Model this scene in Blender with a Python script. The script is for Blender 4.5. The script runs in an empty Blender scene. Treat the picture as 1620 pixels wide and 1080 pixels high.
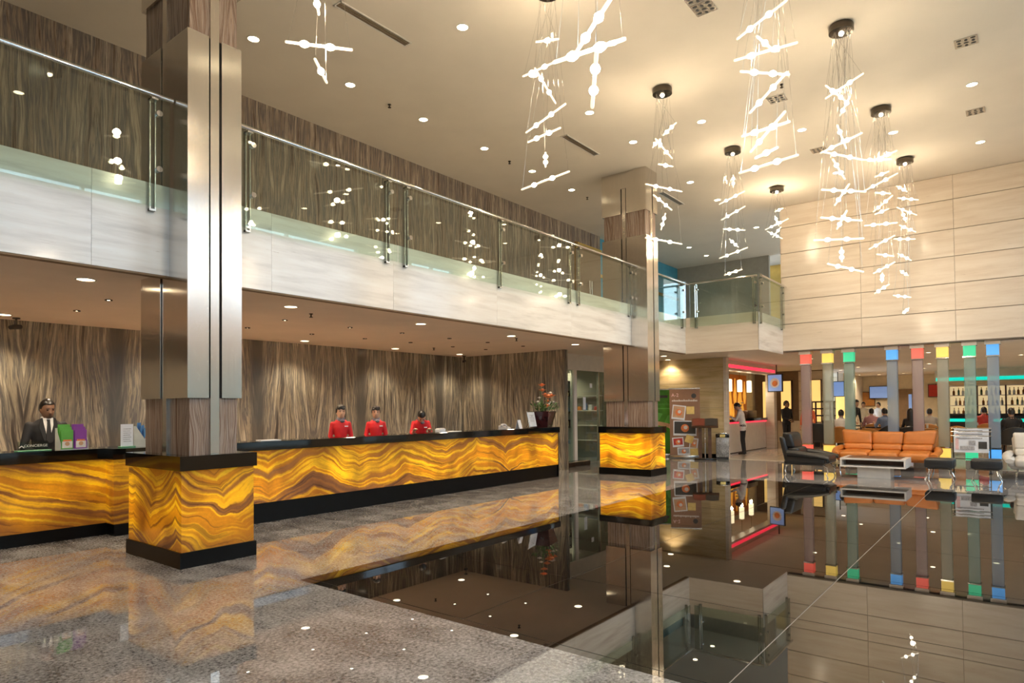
import bpy, bmesh, math, random
from mathutils import Vector, Matrix, kdtree
random.seed(7)
SC = bpy.context.scene
COL = SC.collection
PI = math.pi

# ------------------------------------------------------------------ camera, world, exposure
YAW, PITCH, ROLL, FPX, CY, EYE = 0.66754, 0.02, -0.0095, 1023.7, 625.56, 1.5
def cam_axes():
    f = Vector((math.cos(YAW), math.sin(YAW), 0)); r = Vector((math.sin(YAW), -math.cos(YAW), 0)); u = Vector((0, 0, 1))
    f2 = f*math.cos(PITCH)+u*math.sin(PITCH); u2 = -f*math.sin(PITCH)+u*math.cos(PITCH)
    return r*math.cos(ROLL)+u2*math.sin(ROLL), -r*math.sin(ROLL)+u2*math.cos(ROLL), f2
CR, CU, CF = cam_axes()
cd = bpy.data.cameras.new('camera'); cam = bpy.data.objects.new('camera', cd); COL.objects.link(cam)
cd.sensor_width = 36; cd.lens = FPX/1620*36; cd.shift_y = (CY-540)/1620; cd.clip_end = 200
M = Matrix((CR, CU, -CF)).transposed().to_4x4(); M.translation = (0, 0, EYE); cam.matrix_world = M
SC.camera = cam
def ray(px, py): return CF+CR*((px-810)/FPX)-CU*((py-CY)/FPX)
def at(px, py, axis, val):
    d = ray(px, py); o = Vector((0, 0, EYE)); return o+d*((val-o[axis])/d[axis])

w = bpy.data.worlds.new('sky'); SC.world = w; w.use_nodes = True
bg = w.node_tree.nodes['Background']; bg.inputs[0].default_value = (0.62, 0.80, 1.0, 1); bg.inputs[1].default_value = 6.5
SC.view_settings.view_transform = 'Standard'; SC.view_settings.look = 'None'
SC.view_settings.exposure = 0.0; SC.view_settings.gamma = 1.0; SC.view_settings.use_curve_mapping = False
SC.cycles.max_bounces = 8; SC.cycles.glossy_bounces = 5; SC.cycles.transparent_max_bounces = 12; SC.cycles.transmission_bounces = 6
SC.cycles.diffuse_bounces = 4; SC.cycles.sample_clamp_indirect = 6.0; SC.cycles.caustics_reflective = False; SC.cycles.caustics_refractive = False
SC.cycles.use_denoising = True

# daylight enters through the street windows (portals only steer the sky's samples)
WY = -2.2
WINDOWS = [(-2.6, 0.9), (3.4, 6.4), (8.8, 12.46), (14.6, 16.6)]
for x0, x1 in WINDOWS:
    ld = bpy.data.lights.new('window_daylight', 'AREA'); ld.shape = 'RECTANGLE'; ld.size = x1-x0; ld.size_y = 6.0
    lo = bpy.data.objects.new('window_daylight', ld); COL.objects.link(lo)
    lo.location = ((x0+x1)/2, WY-0.06, 3.4); lo.rotation_euler = (PI/2, 0, 0)
    ld.cycles.is_portal = True

CHAND_W, DOWN_W, BIG_W, SMALL_W = 54.0, 100.0, 46.0, 120.0
WARM = (1.0, 0.80, 0.56)

# ------------------------------------------------------------------ materials
MT = {}
class NT:
    def __init__(s, name):
        m = bpy.data.materials.new(name); m.use_nodes = True; s.m = m; s.t = m.node_tree; s.b = s.t.nodes['Principled BSDF']; MT[name] = m
    def n(s, typ, **kw):
        nd = s.t.nodes.new('ShaderNode'+typ)
        for k, v in kw.items():
            if k.startswith('i_'):
                key = k[2:]; key = int(key) if key.isdigit() else key.replace('_', ' ')
                nd.inputs[key].default_value = v
            else: setattr(nd, k, v)
        return nd
    def l(s, a, b): s.t.links.new(a, b)
    def pos(s, scale=(1, 1, 1), loc=(0, 0, 0), rnd=0):
        g = s.n('NewGeometry'); mp = s.n('Mapping'); mp.inputs['Scale'].default_value = scale; mp.inputs['Location'].default_value = loc
        src = g.outputs['Position']
        if rnd:
            oi = s.n('ObjectInfo'); ml = s.n('Math', operation='MULTIPLY'); ml.inputs[1].default_value = rnd; s.l(oi.outputs['Random'], ml.inputs[0])
            ad = s.n('VectorMath', operation='ADD'); s.l(src, ad.inputs[0]); s.l(ml.outputs[0], ad.inputs[1]); src = ad.outputs[0]
        s.l(src, mp.inputs['Vector']); return mp.outputs[0]
    def noise(s, vec, scale=1, detail=4, rough=.55, dist=0):
        nd = s.n('TexNoise'); nd.inputs['Scale'].default_value = scale; nd.inputs['Detail'].default_value = detail
        nd.inputs['Roughness'].default_value = rough; nd.inputs['Distortion'].default_value = dist
        if vec is not None: s.l(vec, nd.inputs['Vector'])
        return nd.outputs['Fac']
    def ramp(s, fac, stops, interp='LINEAR'):
        r = s.n('ValToRGB'); e = r.color_ramp.elements; r.color_ramp.interpolation = interp
        while len(e) < len(stops): e.new(0.5)
        for el, (p, c) in zip(e, stops): el.position = p; el.color = (*c, 1) if len(c) == 3 else c
        s.l(fac, r.inputs[0]); return r.outputs[0]
    def math(s, op, a, b=None, c=None):
        nd = s.n('Math', operation=op)
        for i, v in enumerate((a, b, c)):
            if v is None: continue
            if isinstance(v, (int, float)): nd.inputs[i].default_value = v
            else: s.l(v, nd.inputs[i])
        return nd.outputs[0]
    def mix(s, fac, a, b, blend='MIX'):
        nd = s.n('Mix', data_type='RGBA', blend_type=blend)
        for i, v in ((0, fac), (6, a), (7, b)):
            if isinstance(v, (int, float)): nd.inputs[i].default_value = v
            elif isinstance(v, tuple): nd.inputs[i].default_value = (*v, 1)
            else: s.l(v, nd.inputs[i])
        return nd.outputs[2]
    def bump(s, h, strength=.2, dist=.01):
        b = s.n('Bump'); b.inputs['Strength'].default_value = strength; b.inputs['Distance'].default_value = dist
        s.l(h, b.inputs['Height']); s.l(b.outputs[0], s.b.inputs['Normal'])
    def set(s, **kw):
        for k, v in kw.items():
            inp = s.b.inputs[k.replace('_', ' ')]
            if isinstance(v, tuple): inp.default_value = (*v, 1) if len(v) == 3 else v
            elif isinstance(v, (int, float)): inp.default_value = v
            else: s.l(v, inp)
        return s
def plain(name, col, rough=.5, metal=0., spec=.5, var=0.06, scale=6, coat=0, bump=0):
    """a procedural material: colour with a little mottling, optional fine relief"""
    t = NT(name); p = t.pos((1, 1, 1)); f = t.noise(p, scale, 3)
    lo = tuple(max(0, c*(1-var*2)) for c in col); hi = tuple(min(1, c*(1+var*2)) for c in col)
    t.set(Base_Color=t.ramp(f, [(.3, lo), (.7, hi)]), Roughness=rough, Metallic=metal, Specular_IOR_Level=spec, Coat_Weight=coat)
    if bump: t.bump(t.noise(p, scale*25, 2), bump, .002)
    return t.m
def glow(name, col, strength, base=None):
    t = NT(name); f = t.noise(t.pos(), 8, 2)
    t.set(Base_Color=base or col, Emission_Color=t.mix(f, tuple(c*.93 for c in col), col), Emission_Strength=strength, Roughness=.4)
    t.m.cycles.emission_sampling = 'NONE' if strength > 8 else 'AUTO'
    return t.m
# ceiling / plaster
plain('ceiling_paint', (.80, .72, .61), .75, var=.015, scale=1.2)
plain('soffit_paint', (.88, .76, .64), .7, var=.02, scale=1.2)
plain('plaster_grey', (.36, .34, .29), .7, var=.03)
plain('plaster_cream', (.74, .64, .48), .6, var=.03)
plain('plaster_blue', (.06, .30, .42), .6, var=.05)
plain('plaster_pink', (.42, .27, .21), .8, var=.1, scale=.6); plain('plaster_teal', (.08, .20, .22), .5, var=.2, scale=.6); plain('plaster_brown', (.24, .15, .08), .6, var=.05)
# travertine
def travertine(name, a, b, c, rough=.22, rnd=9.0):
    t = NT(name); p = t.pos((.55, .55, 5.5), rnd=rnd)
    f = t.noise(p, 1.6, 6, .6, .35); g = t.noise(t.pos((.8, .8, 9), rnd=rnd*1.7), 5, 5, .7, .2)
    base = t.ramp(f, [(.30, a), (.5, b), (.68, c)])
    pits = t.ramp(g, [(.27, (.45, .38, .30)), (.36, (1, 1, 1))])
    t.set(Base_Color=t.mix(.55, base, pits, 'MULTIPLY'), Roughness=rough, Specular_IOR_Level=.5)
    return t.m
travertine('travertine', (.68, .56, .44), (.75, .64, .515), (.80, .70, .58))
travertine('travertine_white', (.66, .62, .57), (.84, .80, .75), (.90, .88, .84), .15)
travertine('travertine_gold', (.50, .37, .18), (.66, .51, .28), (.72, .58, .36), .2)
plain('joint_dark', (.30, .24, .18), .8)
# veined marble with tall flame-like figure
def figured(name, stops, per=1.3, rough=.16, slant=.10, sc=7.0, off=0.0, band=False):
    t = NT(name); g = t.n('NewGeometry'); sp = t.n('SeparateXYZ'); t.l(g.outputs['Position'], sp.inputs[0])
    s = t.math('ADD', t.math('ADD', sp.outputs[0], sp.outputs[1]), off)
    z = sp.outputs[2]
    pp = t.math('PINGPONG', s, per)
    lowv = t.n('CombineXYZ'); t.l(t.math('MULTIPLY', s, .9), lowv.inputs[0]); t.l(t.math('MULTIPLY', z, .5), lowv.inputs[2])
    wob = t.math('MULTIPLY', t.math('SUBTRACT', t.noise(lowv.outputs[0], 1.4, 2), .5), .30)
    tilt = t.math('MULTIPLY', t.math('MULTIPLY', t.math('SUBTRACT', pp, per*.5), z), slant)
    q = t.math('ADD', t.math('ADD', pp, tilt), wob)
    v = t.n('CombineXYZ'); t.l(t.math('MULTIPLY', q, sc), v.inputs[0]); t.l(t.math('MULTIPLY', z, .42), v.inputs[2])
    t.l(t.math('FLOOR', t.math('DIVIDE', s, per*2)), v.inputs[1])
    f = t.noise(v.outputs[0], 1.0, 7, .62, .25)
    v2 = t.n('CombineXYZ'); t.l(t.math('MULTIPLY', q, sc*5), v2.inputs[0]); t.l(t.math('MULTIPLY', z, .9), v2.inputs[2])
    f2 = t.noise(v2.outputs[0], 1.0, 3, .6, .3)
    col = t.ramp(t.math('ADD', t.math('MULTIPLY', f, .86), t.math('MULTIPLY', f2, .14)), stops)
    if band:
        e = t.math('ADD', pp, t.math('MULTIPLY', t.math('SUBTRACT', f2, .5), .10))
        col = t.mix(t.ramp(t.math('DIVIDE', e, per), [(.07, (.92, .92, .92)), (.16, (0, 0, 0))]), col, (.085, .083, .075))
    t.set(Base_Color=col, Roughness=rough, Specular_IOR_Level=.45)
    return t.m
OFFW = -7.08-12.12+2.6*8
figured('figured_marble', [(.30, (.02, .017, .015)), (.40, (.10, .088, .075)), (.455, (.36, .32, .235)), (.49, (.11, .108, .105)), (.55, (.30, .27, .21)), (.585, (.58, .53, .40)), (.63, (.18, .165, .15)), (.72, (.62, .57, .45))], slant=.30, sc=5.0, off=OFFW, band=True)
figured('figured_marble_upper', [(.30, (.03, .02, .015)), (.40, (.12, .085, .063)), (.455, (.33, .25, .185)), (.49, (.12, .105, .10)), (.55, (.28, .215, .16)), (.585, (.45, .37, .28)), (.63, (.16, .125, .10)), (.72, (.5, .42, .33))], per=1.1, slant=.12, sc=5.5)
figured('column_stone', [(.30, (.03, .013, .006)), (.40, (.16, .09, .06)), (.46, (.40, .30, .23)), (.50, (.16, .10, .07)), (.55, (.42, .33, .27)), (.60, (.24, .17, .13)), (.68, (.60, .52, .45))], per=.3, slant=.0, sc=30, rough=.25)
# polished granites
def granite(name, stops, rough, ior, veins=.4):
    t = NT(name); p = t.pos()
    f = t.noise(p, 42, 5, .75); g = t.noise(t.pos((1, .6, 1)), 3.2, 5, .6, .6)
    mixf = t.math('ADD', t.math('MULTIPLY', f, 1-veins), t.math('MULTIPLY', g, veins))
    t.set(Base_Color=t.ramp(mixf, stops), Roughness=rough, IOR=ior)
    return t.m
granite('granite_grey', [(.35, (.030, .028, .028)), (.42, (.118, .113, .110)), (.50, (.255, .245, .238)), (.61, (.44, .43, .42))], .010, 2.4, .3)
granite('granite_black', [(.40, (.004, .004, .0035)), (.60, (.012, .010, .008)), (.70, (.05, .042, .032))], .014, 1.75, .2)
granite('granite_bin', [(.35, (.05, .05, .05)), (.5, (.28, .27, .26)), (.65, (.55, .53, .5))], .15, 1.5)
plain('tile_joint', (.42, .39, .34), .5)
plain('floor_cream', (.66, .58, .46), .12, var=.04)
plain('black_stone', (.006, .0055, .005), .06, spec=.6, var=.1)
plain('plinth_black', (.004, .004, .004), .35, spec=.15, var=.1); plain('black_matte', (.012, .011, .010), .5, var=.1)
plain('groove', (.006, .004, .003), .7)
# back-lit onyx
def onyx(name, strength, seed, sharp=.26, per=.95):
    t = NT(name); g = t.n('NewGeometry'); sp = t.n('SeparateXYZ'); t.l(g.outputs['Position'], sp.inputs[0])
    s = t.math('ADD', t.math('SUBTRACT', sp.outputs[0], sp.outputs[1]), seed); z = sp.outputs[2]
    lv = t.n('CombineXYZ'); t.l(s, lv.inputs[0]); t.l(t.math('MULTIPLY', z, .7), lv.inputs[2]); lv.inputs[1].default_value = seed
    low = t.noise(lv.outputs[0], 1.1, 2)
    sw = t.math('ADD', s, t.math('MULTIPLY', t.math('SUBTRACT', low, .5), 1.4))
    fold = t.math('MULTIPLY', t.math('PINGPONG', sw, per), sharp)
    amp = t.math('MULTIPLY', fold, t.math('MULTIPLY', t.noise(lv.outputs[0], .45, 1), 1.9))
    wv = t.n('CombineXYZ'); t.l(t.math('MULTIPLY', s, 3.2), wv.inputs[0]); t.l(t.math('MULTIPLY', z, 3.5), wv.inputs[2])
    wig = t.math('MULTIPLY', t.math('SUBTRACT', t.noise(wv.outputs[0], 1.6, 4, .6), .5), .07)
    zz = t.math('ADD', t.math('SUBTRACT', z, amp), wig)
    bv = t.n('CombineXYZ'); t.l(t.math('MULTIPLY', zz, 2.7), bv.inputs[2]); t.l(t.math('MULTIPLY', s, .12), bv.inputs[0]); bv.inputs[1].default_value = seed
    f = t.noise(bv.outputs[0], 1.3, 3, .55)
    lines = t.noise(bv.outputs[0], 6.5, 3, .6); grain = t.noise(wv.outputs[0], 9, 3, .7)
    ff = t.math('ADD', t.math('MULTIPLY', f, .86), t.math('MULTIPLY', lines, .14))
    col = t.ramp(ff, [(.30, (.10, .035, .014)), (.38, (.20, .075, .022)), (.42, (.40, .14, .012)), (.46, (1.0, .50, .004)), (.49, (.60, .20, .001)), (.535, (.68, .25, .001)), (.56, (1.0, .56, .008)), (.60, (.46, .16, .004)), (.66, (.20, .085, .035)), (.75, (.30, .12, .02))])
    ln = t.ramp(lines, [(.36, (.28, .20, .16)), (.43, (1, 1, 1))]); col = t.mix(.75, col, ln, 'MULTIPLY')
    col = t.mix(.35, col, t.ramp(grain, [(.3, (.6, .55, .5)), (.6, (1, 1, 1))]), 'MULTIPLY')
    blob = t.ramp(t.noise(lv.outputs[0], 1.9, 2), [(.34, (.30, .24, .20)), (.60, (1.2, 1.2, 1.2))])
    edge = t.math('MULTIPLY', t.math('SUBTRACT', z, .56), 2.0)
    edge = t.math('SUBTRACT', 1.12, t.math('MULTIPLY', t.math('MULTIPLY', edge, edge), 1.25))  # backlight falloff towards top and bottom, painted into the glow strength
    t.set(Base_Color=t.mix(.4, (.12, .065, .04), col), Emission_Color=t.mix(1.0, col, blob, 'MULTIPLY'), Emission_Strength=t.math('MULTIPLY', edge, strength), Roughness=.12, Specular_IOR_Level=.25)
    return t.m
onyx('onyx_counter', .80, 3.2, .34, .85); onyx('onyx_desk', .62, 11.7, .16, 1.6); onyx('onyx_pier', .66, 23.9, .55, .55); onyx('onyx_pier_far', 1.5, 5.1, .24, .8)
# metals
def brushed(name, col, rough, aniso):
    t = NT(name); f = t.noise(t.pos((55, 55, .6)), 3, 3); tg = t.n('Tangent', direction_type='RADIAL', axis='Z'); t.l(tg.outputs[0], t.b.inputs['Tangent'])
    t.set(Base_Color=t.ramp(f, [(.3, tuple(c*.9 for c in col)), (.7, col)]), Metallic=1.0, Roughness=rough, Anisotropic=aniso)
    return t
b_ = brushed('brushed_steel', (.80, .75, .68), .20, .8)
plain('chrome', (.80, .79, .77), .08, 1.0, var=.01); plain('steel_satin', (.55, .53, .49), .25, 1.0, var=.03); plain('brass', (.85, .58, .18), .22, 1.0, var=.03)
plain('gunmetal', (.10, .085, .07), .25, 1.0, var=.05)
# glass
def pane(name, tint, ior=1.5, fixed=None, rough=0.0):
    t = NT(name); nt = t.t; nt.nodes.remove(t.b); out = nt.nodes['Material Output']
    tr = t.n('BsdfTransparent'); tr.inputs[0].default_value = (*tint, 1); gl = t.n('BsdfGlossy'); gl.inputs['Roughness'].default_value = rough
    fr = t.n('Fresnel'); mx = t.n('MixShader'); ge = t.n('NewGeometry'); mr = t.n('MapRange')
    mr.inputs['To Min'].default_value = ior; mr.inputs['To Max'].default_value = 1/ior
    t.l(ge.outputs['Backfacing'], mr.inputs['Value']); t.l(mr.outputs[0], fr.inputs[0])
    t.l(fr.outputs[0], mx.inputs[0]); t.l(tr.outputs[0], mx.inputs[1]); t.l(gl.outputs[0], mx.inputs[2]); t.l(mx.outputs[0], out.inputs[0])
    return t.m
pane('glass_rail', (.90, .95, .91), 1.55); pane('glass_shop', (.80, .90, .86), 1.5); pane('glass_window', (.96, .98, .98), 1.3)
# light givers
glow('lamp_disc', (1.0, .86, .58), 22); glow('lamp_disc_soft', (1.0, .84, .56), 12); glow('bulb', (1.0, .86, .60), 34)
glow('tube_glass', (1.0, .82, .58), 1.35, (.9, .85, .75)); glow('screen_blue', (.20, .32, .62), .55); glow('led_red', (1.0, .03, .07), 1.6); glow('led_teal', (.0, .62, .48), 1.1)
glow('panel_yellow', (1.0, .66, .20), .95); glow('pendant_shade', (1.0, .82, .50), 2.2); glow('back_bar_light', (1.0, .78, .42), .55); glow('amber_art_light', (1.0, .45, .05), .6)
for cn, cc in (('red', (1.0, .10, .06)), ('yellow', (1.0, .66, .10)), ('green', (.0, .58, .26)), ('blue', (.05, .36, .85))):
    glow('box_'+cn, cc, .85, tuple(.1+.6*c for c in cc))
    t = NT('glass_col_'+cn); nt = t.t
    tint = tuple(.38+.10*c for c in cc)
    t.set(Base_Color=tint, Roughness=.18, Emission_Color=cc, Emission_Strength=.05, Specular_IOR_Level=.7)  # shaft tint and faint glow stand in for the end boxes' coloured light
    t.bump(t.noise(t.pos((1, 1, .8)), 45, 3), .5, .01)
    tr = t.n('BsdfTransparent'); tr.inputs[0].default_value = (.85, .92, .88, 1); mx = t.n('MixShader'); mx.inputs[0].default_value = .50
    t.l(tr.outputs[0], mx.inputs[1]); t.l(t.b.outputs[0], mx.inputs[2]); t.l(mx.outputs[0], nt.nodes['Material Output'].inputs[0])
# soft goods, print, people
def leather(name, col, rough=.32):
    t = NT(name); p = t.pos(); v = t.n('TexVoronoi'); v.inputs['Scale'].default_value = 160; t.l(p, v.inputs['Vector'])
    f = t.noise(p, 5, 3); t.set(Base_Color=t.ramp(f, [(.3, tuple(c*.82 for c in col)), (.7, col)]), Roughness=rough); t.bump(v.outputs['Distance'], .12, .003); return t.m
leather('leather_black', (.020, .020, .021)); leather('leather_orange', (.62, .20, .035), .36); leather('leather_white', (.72, .66, .58), .35); leather('leather_tan', (.48, .20, .04), .4)
plain('laminate_white', (.80, .75, .68), .2, var=.02); plain('walnut', (.10, .045, .02), .3, var=.15, scale=14); plain('paper_white', (.82, .82, .84), .6, var=.02)
plain('banner_brown', (.30, .155, .085), .5, var=.03); plain('banner_green', (.06, .26, .012), .5, var=.15, scale=3); plain('card_yellow', (.86, .62, .20), .5); plain('print_orange', (.75, .22, .03), .5); plain('print_red', (.55, .04, .03), .5)
plain('menu_maroon', (.20, .05, .03), .4); plain('print_dark', (.05, .045, .04), .5); plain('print_green', (.12, .42, .06), .5); plain('print_purple', (.26, .05, .36), .5); plain('print_pink', (.85, .55, .52), .5); plain('print_grey', (.42, .40, .40), .6, var=.2, scale=60)
plain('print_blue', (.10, .30, .60), .5); plain('print_skin', (.62, .36, .20), .5); plain('leaf', (.06, .13, .03), .5, var=.3, scale=20); plain('petal_orange', (.85, .24, .07), .5, var=.1, scale=30); plain('petal_white', (.82, .76, .70), .5)
plain('vase_maroon', (.045, .010, .012), .15, coat=.5); plain('acrylic_green', (.20, .45, .26), .1); plain('skin', (.58, .34, .22), .5, var=.05); plain('skin_dark', (.22, .115, .065), .5, var=.05); plain('hair', (.012, .009, .007), .35)
plain('cloth_red', (.62, .012, .018), .7, var=.06, bump=.1); plain('cloth_black', (.014, .013, .014), .75, bump=.1); plain('cloth_white', (.80, .77, .73), .75, bump=.1); plain('cloth_pink', (.55, .28, .30), .75); plain('cloth_blue', (.18, .24, .38), .75)
plain('cloth_grey', (.45, .43, .40), .75); plain('cloth_orange', (.78, .16, .05), .75); plain('scarf', (.16, .14, .17), .6, var=.5, scale=90); plain('shoe', (.01, .009, .008), .25); plain('eye', (.01, .008, .006), .2); plain('lip', (.36, .10, .08), .4)
plain('bottle_green', (.02, .10, .03), .08, coat=1); plain('bottle_amber', (.30, .10, .01), .08, coat=1); plain('bottle_clear', (.62, .64, .60), .06, coat=1)
plain('bounce_floor_pale', (.84, .63, .48), .35, var=.1, scale=20); plain('foliage_pot', (.3, .3, .3), .4)

# ------------------------------------------------------------------ mesh helpers
class MB:
    def __init__(s): s.v = []; s.f = []; s.mi = []; s.cur = 0
    def add(s, vs, fs):
        o = len(s.v); s.v += [Vector(v) for v in vs]
        for f in fs: s.f.append([i+o for i in f]); s.mi.append(s.cur)
        return s
    def box(s, x0, x1, y0, y1, z0, z1):
        return s.add([(x0, y0, z0), (x1, y0, z0), (x1, y1, z0), (x0, y1, z0), (x0, y0, z1), (x1, y0, z1), (x1, y1, z1), (x0, y1, z1)],
                     [(3, 2, 1, 0), (4, 5, 6, 7), (0, 1, 5, 4), (1, 2, 6, 5), (2, 3, 7, 6), (3, 0, 4, 7)])
    def rbox(s, x0, x1, y0, y1, z0, z1, r=.02, seg=3, xf=None):
        bm = bmesh.new(); bmesh.ops.create_cube(bm, size=1)
        for v in bm.verts: v.co = Vector(((x0+x1)/2+v.co.x*(x1-x0), (y0+y1)/2+v.co.y*(y1-y0), (z0+z1)/2+v.co.z*(z1-z0)))
        r = min(r, (x1-x0)*.49, (y1-y0)*.49, (z1-z0)*.49)
        bmesh.ops.bevel(bm, geom=list(bm.edges), offset=r, segments=seg, profile=.5, affect='EDGES')
        return s._bm(bm, xf)
    def _bm(s, bm, xf=None):
        bm.verts.index_update()
        vs = [(xf @ v.co) if xf else v.co.copy() for v in bm.verts]; fs = [[v.index for v in f.verts] for f in bm.faces]; bm.free()
        return s.add(vs, fs)
    def ring(s, c, ax, r, n, r2=None, up=None):
        ax = Vector(ax).normalized(); a = up or (Vector((0, 0, 1)) if abs(ax.z) < .9 else Vector((1, 0, 0)))
        e1 = ax.cross(a).normalized(); e2 = e1.cross(ax).normalized(); r2 = r if r2 is None else r2
        return [Vector(c)+e1*(r*math.cos(2*PI*i/n))+e2*(r2*math.sin(2*PI*i/n)) for i in range(n)]
    def loft(s, rings, cap=True):
        n = len(rings[0]); o = []; fs = []
        for r in rings: o += r
        for k in range(len(rings)-1):
            for i in range(n): fs.append((k*n+i, k*n+(i+1) % n, (k+1)*n+(i+1) % n, (k+1)*n+i))
        if cap: fs.append(tuple(range(n))[::-1]); fs.append(tuple((len(rings)-1)*n+i for i in range(n)))
        return s.add(o, fs)
    def tube(s, p0, p1, r0, r1=None, n=10):
        p0, p1 = Vector(p0), Vector(p1); d = p1-p0; return s.loft([s.ring(p0, d, r0, n), s.ring(p1, d, r0 if r1 is None else r1, n)])
    def path(s, pts, r, n=8):
        pts = [Vector(p) for p in pts]; R = []
        for i, p in enumerate(pts):
            d = pts[min(i+1, len(pts)-1)]-pts[max(i-1, 0)]; rr = r[i] if isinstance(r, (list, tuple)) else r
            R.append(s.ring(p, d, rr, n))
        return s.loft(R)
    def lathe(s, prof, c=(0, 0, 0), n=20):
        c = Vector(c); return s.loft([[c+Vector((r*math.cos(2*PI*i/n), r*math.sin(2*PI*i/n), z)) for i in range(n)] for r, z in prof])
    def ball(s, c, r, ry=None, rz=None, n=12, m=8):
        ry = ry or r; rz = rz or r; c = Vector(c); R = []
        for k in range(m+1):
            a = -PI/2+PI*k/m; a = max(min(a, PI/2-.02), -PI/2+.02)
            R.append([c+Vector((r*math.cos(a)*math.cos(2*PI*i/n), ry*math.cos(a)*math.sin(2*PI*i/n), rz*math.sin(a))) for i in range(n)])
        return s.loft(R)
    def prism(s, poly, axis, a, b):
        """poly: 2-D outline; extruded along axis 0/1/2 from a to b (outline uses the other two axes in order)"""
        n = len(poly)
        def P(u, v, t): return [(t, u, v), (u, t, v), (u, v, t)][axis]
        vs = [P(u, v, a) for u, v in poly]+[P(u, v, b) for u, v in poly]
        return s.add(vs, [tuple(range(n))[::-1], tuple(n+i for i in range(n))]+[(i, (i+1) % n, n+(i+1) % n, n+i) for i in range(n)])
    def mesh(s, name, mats, smooth=35):
        me = bpy.data.meshes.new(name); me.from_pydata([tuple(v) for v in s.v], [], s.f)
        bm = bmesh.new(); bm.from_mesh(me); bmesh.ops.recalc_face_normals(bm, faces=bm.faces); bm.to_mesh(me); bm.free()
        for m in (mats if isinstance(mats, (list, tuple)) else [mats]): me.materials.append(MT[m])
        if any(s.mi): me.polygons.foreach_set('material_index', s.mi)
        if smooth:
            me.polygons.foreach_set('use_smooth', [True]*len(me.polygons)); me.set_sharp_from_angle(angle=math.radians(smooth))
        me.update(); return me
def B(*a): return MB().box(*a)
def RB(*a, **k): return MB().rbox(*a, **k)
def link(name, data, parent=None, loc=None, rz=0):
    o = bpy.data.objects.new(name, data); COL.objects.link(o)
    if parent: o.parent = parent
    if loc: o.location = loc
    if rz: o.rotation_euler = (0, 0, rz)
    return o
def tag(o, label, cat, group=None):
    o['label'] = label; o['category'] = cat
    if group: o['group'] = group
    return o
def thing(name, label, cat, loc=(0, 0, 0), rz=0, group=None): return tag(link(name, None, None, loc, rz), label, cat, group)
def part(parent, name, mb, mat, label=None, smooth=35):
    o = link(name, mb.mesh(name, mat, smooth) if isinstance(mb, MB) else mb, parent)
    if label: o['label'] = label
    return o
def one(name, mb, mat, label, cat, loc=(0, 0, 0), rz=0, group=None): return tag(link(name, mb.mesh(name, mat), None, loc, rz), label, cat, group)
def struct(name, mb, mat, label=None):
    o = link(name, mb.mesh(name, mat)); o['kind'] = 'structure'
    if label: o['label'] = label
    return o
def dup(root, loc, rz=None, label=None, group=None):
    def rec(o, par):
        c = o.copy(); COL.objects.link(c)
        if par: c.parent = par
        for ch in list(o.children): rec(ch, c)
        return c
    r = rec(root, None); r.location = loc
    if rz is not None: r.rotation_euler = (0, 0, rz)
    if label: r['label'] = label
    if group: r['group'] = group
    return r
def spot(parent, loc, watts, size=100, blend=.6, col=WARM, rad=.05, rot=None, name='lamp_light'):
    ld = bpy.data.lights.new(name, 'SPOT'); ld.energy = watts; ld.spot_size = math.radians(size); ld.spot_blend = blend; ld.color = col; ld.shadow_soft_size = rad
    o = link(name, ld, parent, loc)
    if rot: o.rotation_euler = rot
    return o
def point(parent, loc, watts, col=WARM, rad=.05, name='lamp_light'):
    ld = bpy.data.lights.new(name, 'POINT'); ld.energy = watts; ld.color = col; ld.shadow_soft_size = rad
    return link(name, ld, parent, loc)
def text_mesh(body, size, mat, extrude=.001, align='CENTER'):
    cu = bpy.data.curves.new('lettering', 'FONT'); cu.body = body; cu.size = size; cu.extrude = extrude; cu.align_x = align; cu.resolution_u = 2
    o = bpy.data.objects.new('lettering', cu); me = bpy.data.meshes.new_from_object(o); bpy.data.objects.remove(o); bpy.data.curves.remove(cu)
    me.materials.clear(); me.materials.append(MT[mat]); return me

# ------------------------------------------------------------------ the setting
ZC, ZS, ZU, YF, XW = 6.8, 2.93, 3.75, 6.80, 17.95          # hall ceiling, soffit, upper floor, balcony face, travertine wall
TX = [3.43]+[3.35+1.487*i for i in range(1, 7)]+[13.40]
TY = [5.06, 3.17, 1.28, -.61, WY+.02]
# floor: grey granite with a sunk bed for the black tiles
fl = struct('floor', MB().box(-4, 18.3, 5.06, 13.0, -.12, 0).box(-4, 3.35, WY, 5.06, -.12, 0).box(13.40, 18.3, WY, 5.06, -.12, 0).box(18.3, 37, 6.9, 13.0, -.12, 0), 'granite_grey', 'polished grey speckled granite floor')
part(fl, 'tile_bed', B(3.35, 13.40, WY, 5.06, -.12, -.004), 'tile_joint')
part(fl, 'border_strip', B(3.35, 3.426, WY, 5.06, -.1, 0), 'granite_black')
for j in range(4):
    for i in range(7):
        part(fl, 'floor_tile', B(TX[i]+.004, TX[i+1]-.004, TY[j+1]+.004, TY[j]-.004, -.1, 0), 'granite_black')
struct('floor_reception_bounce', B(-4, 13.2, 9.36, 12.1, 0, .012), 'bounce_floor_pale', 'unseen pale floor added behind the reception counter to bounce light up')  # unseen pale slab added to bounce light up to the soffit
struct('floor_dining', B(18.3, 37, -6, 6.9, -.12, .012), 'floor_cream', 'cream polished floor of the dining room')
ce = struct('ceiling', MB().box(-4, 26, WY-.2, 13, ZC, ZC+.15), 'ceiling_paint', 'plain cream ceiling of the tall hall')
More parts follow.
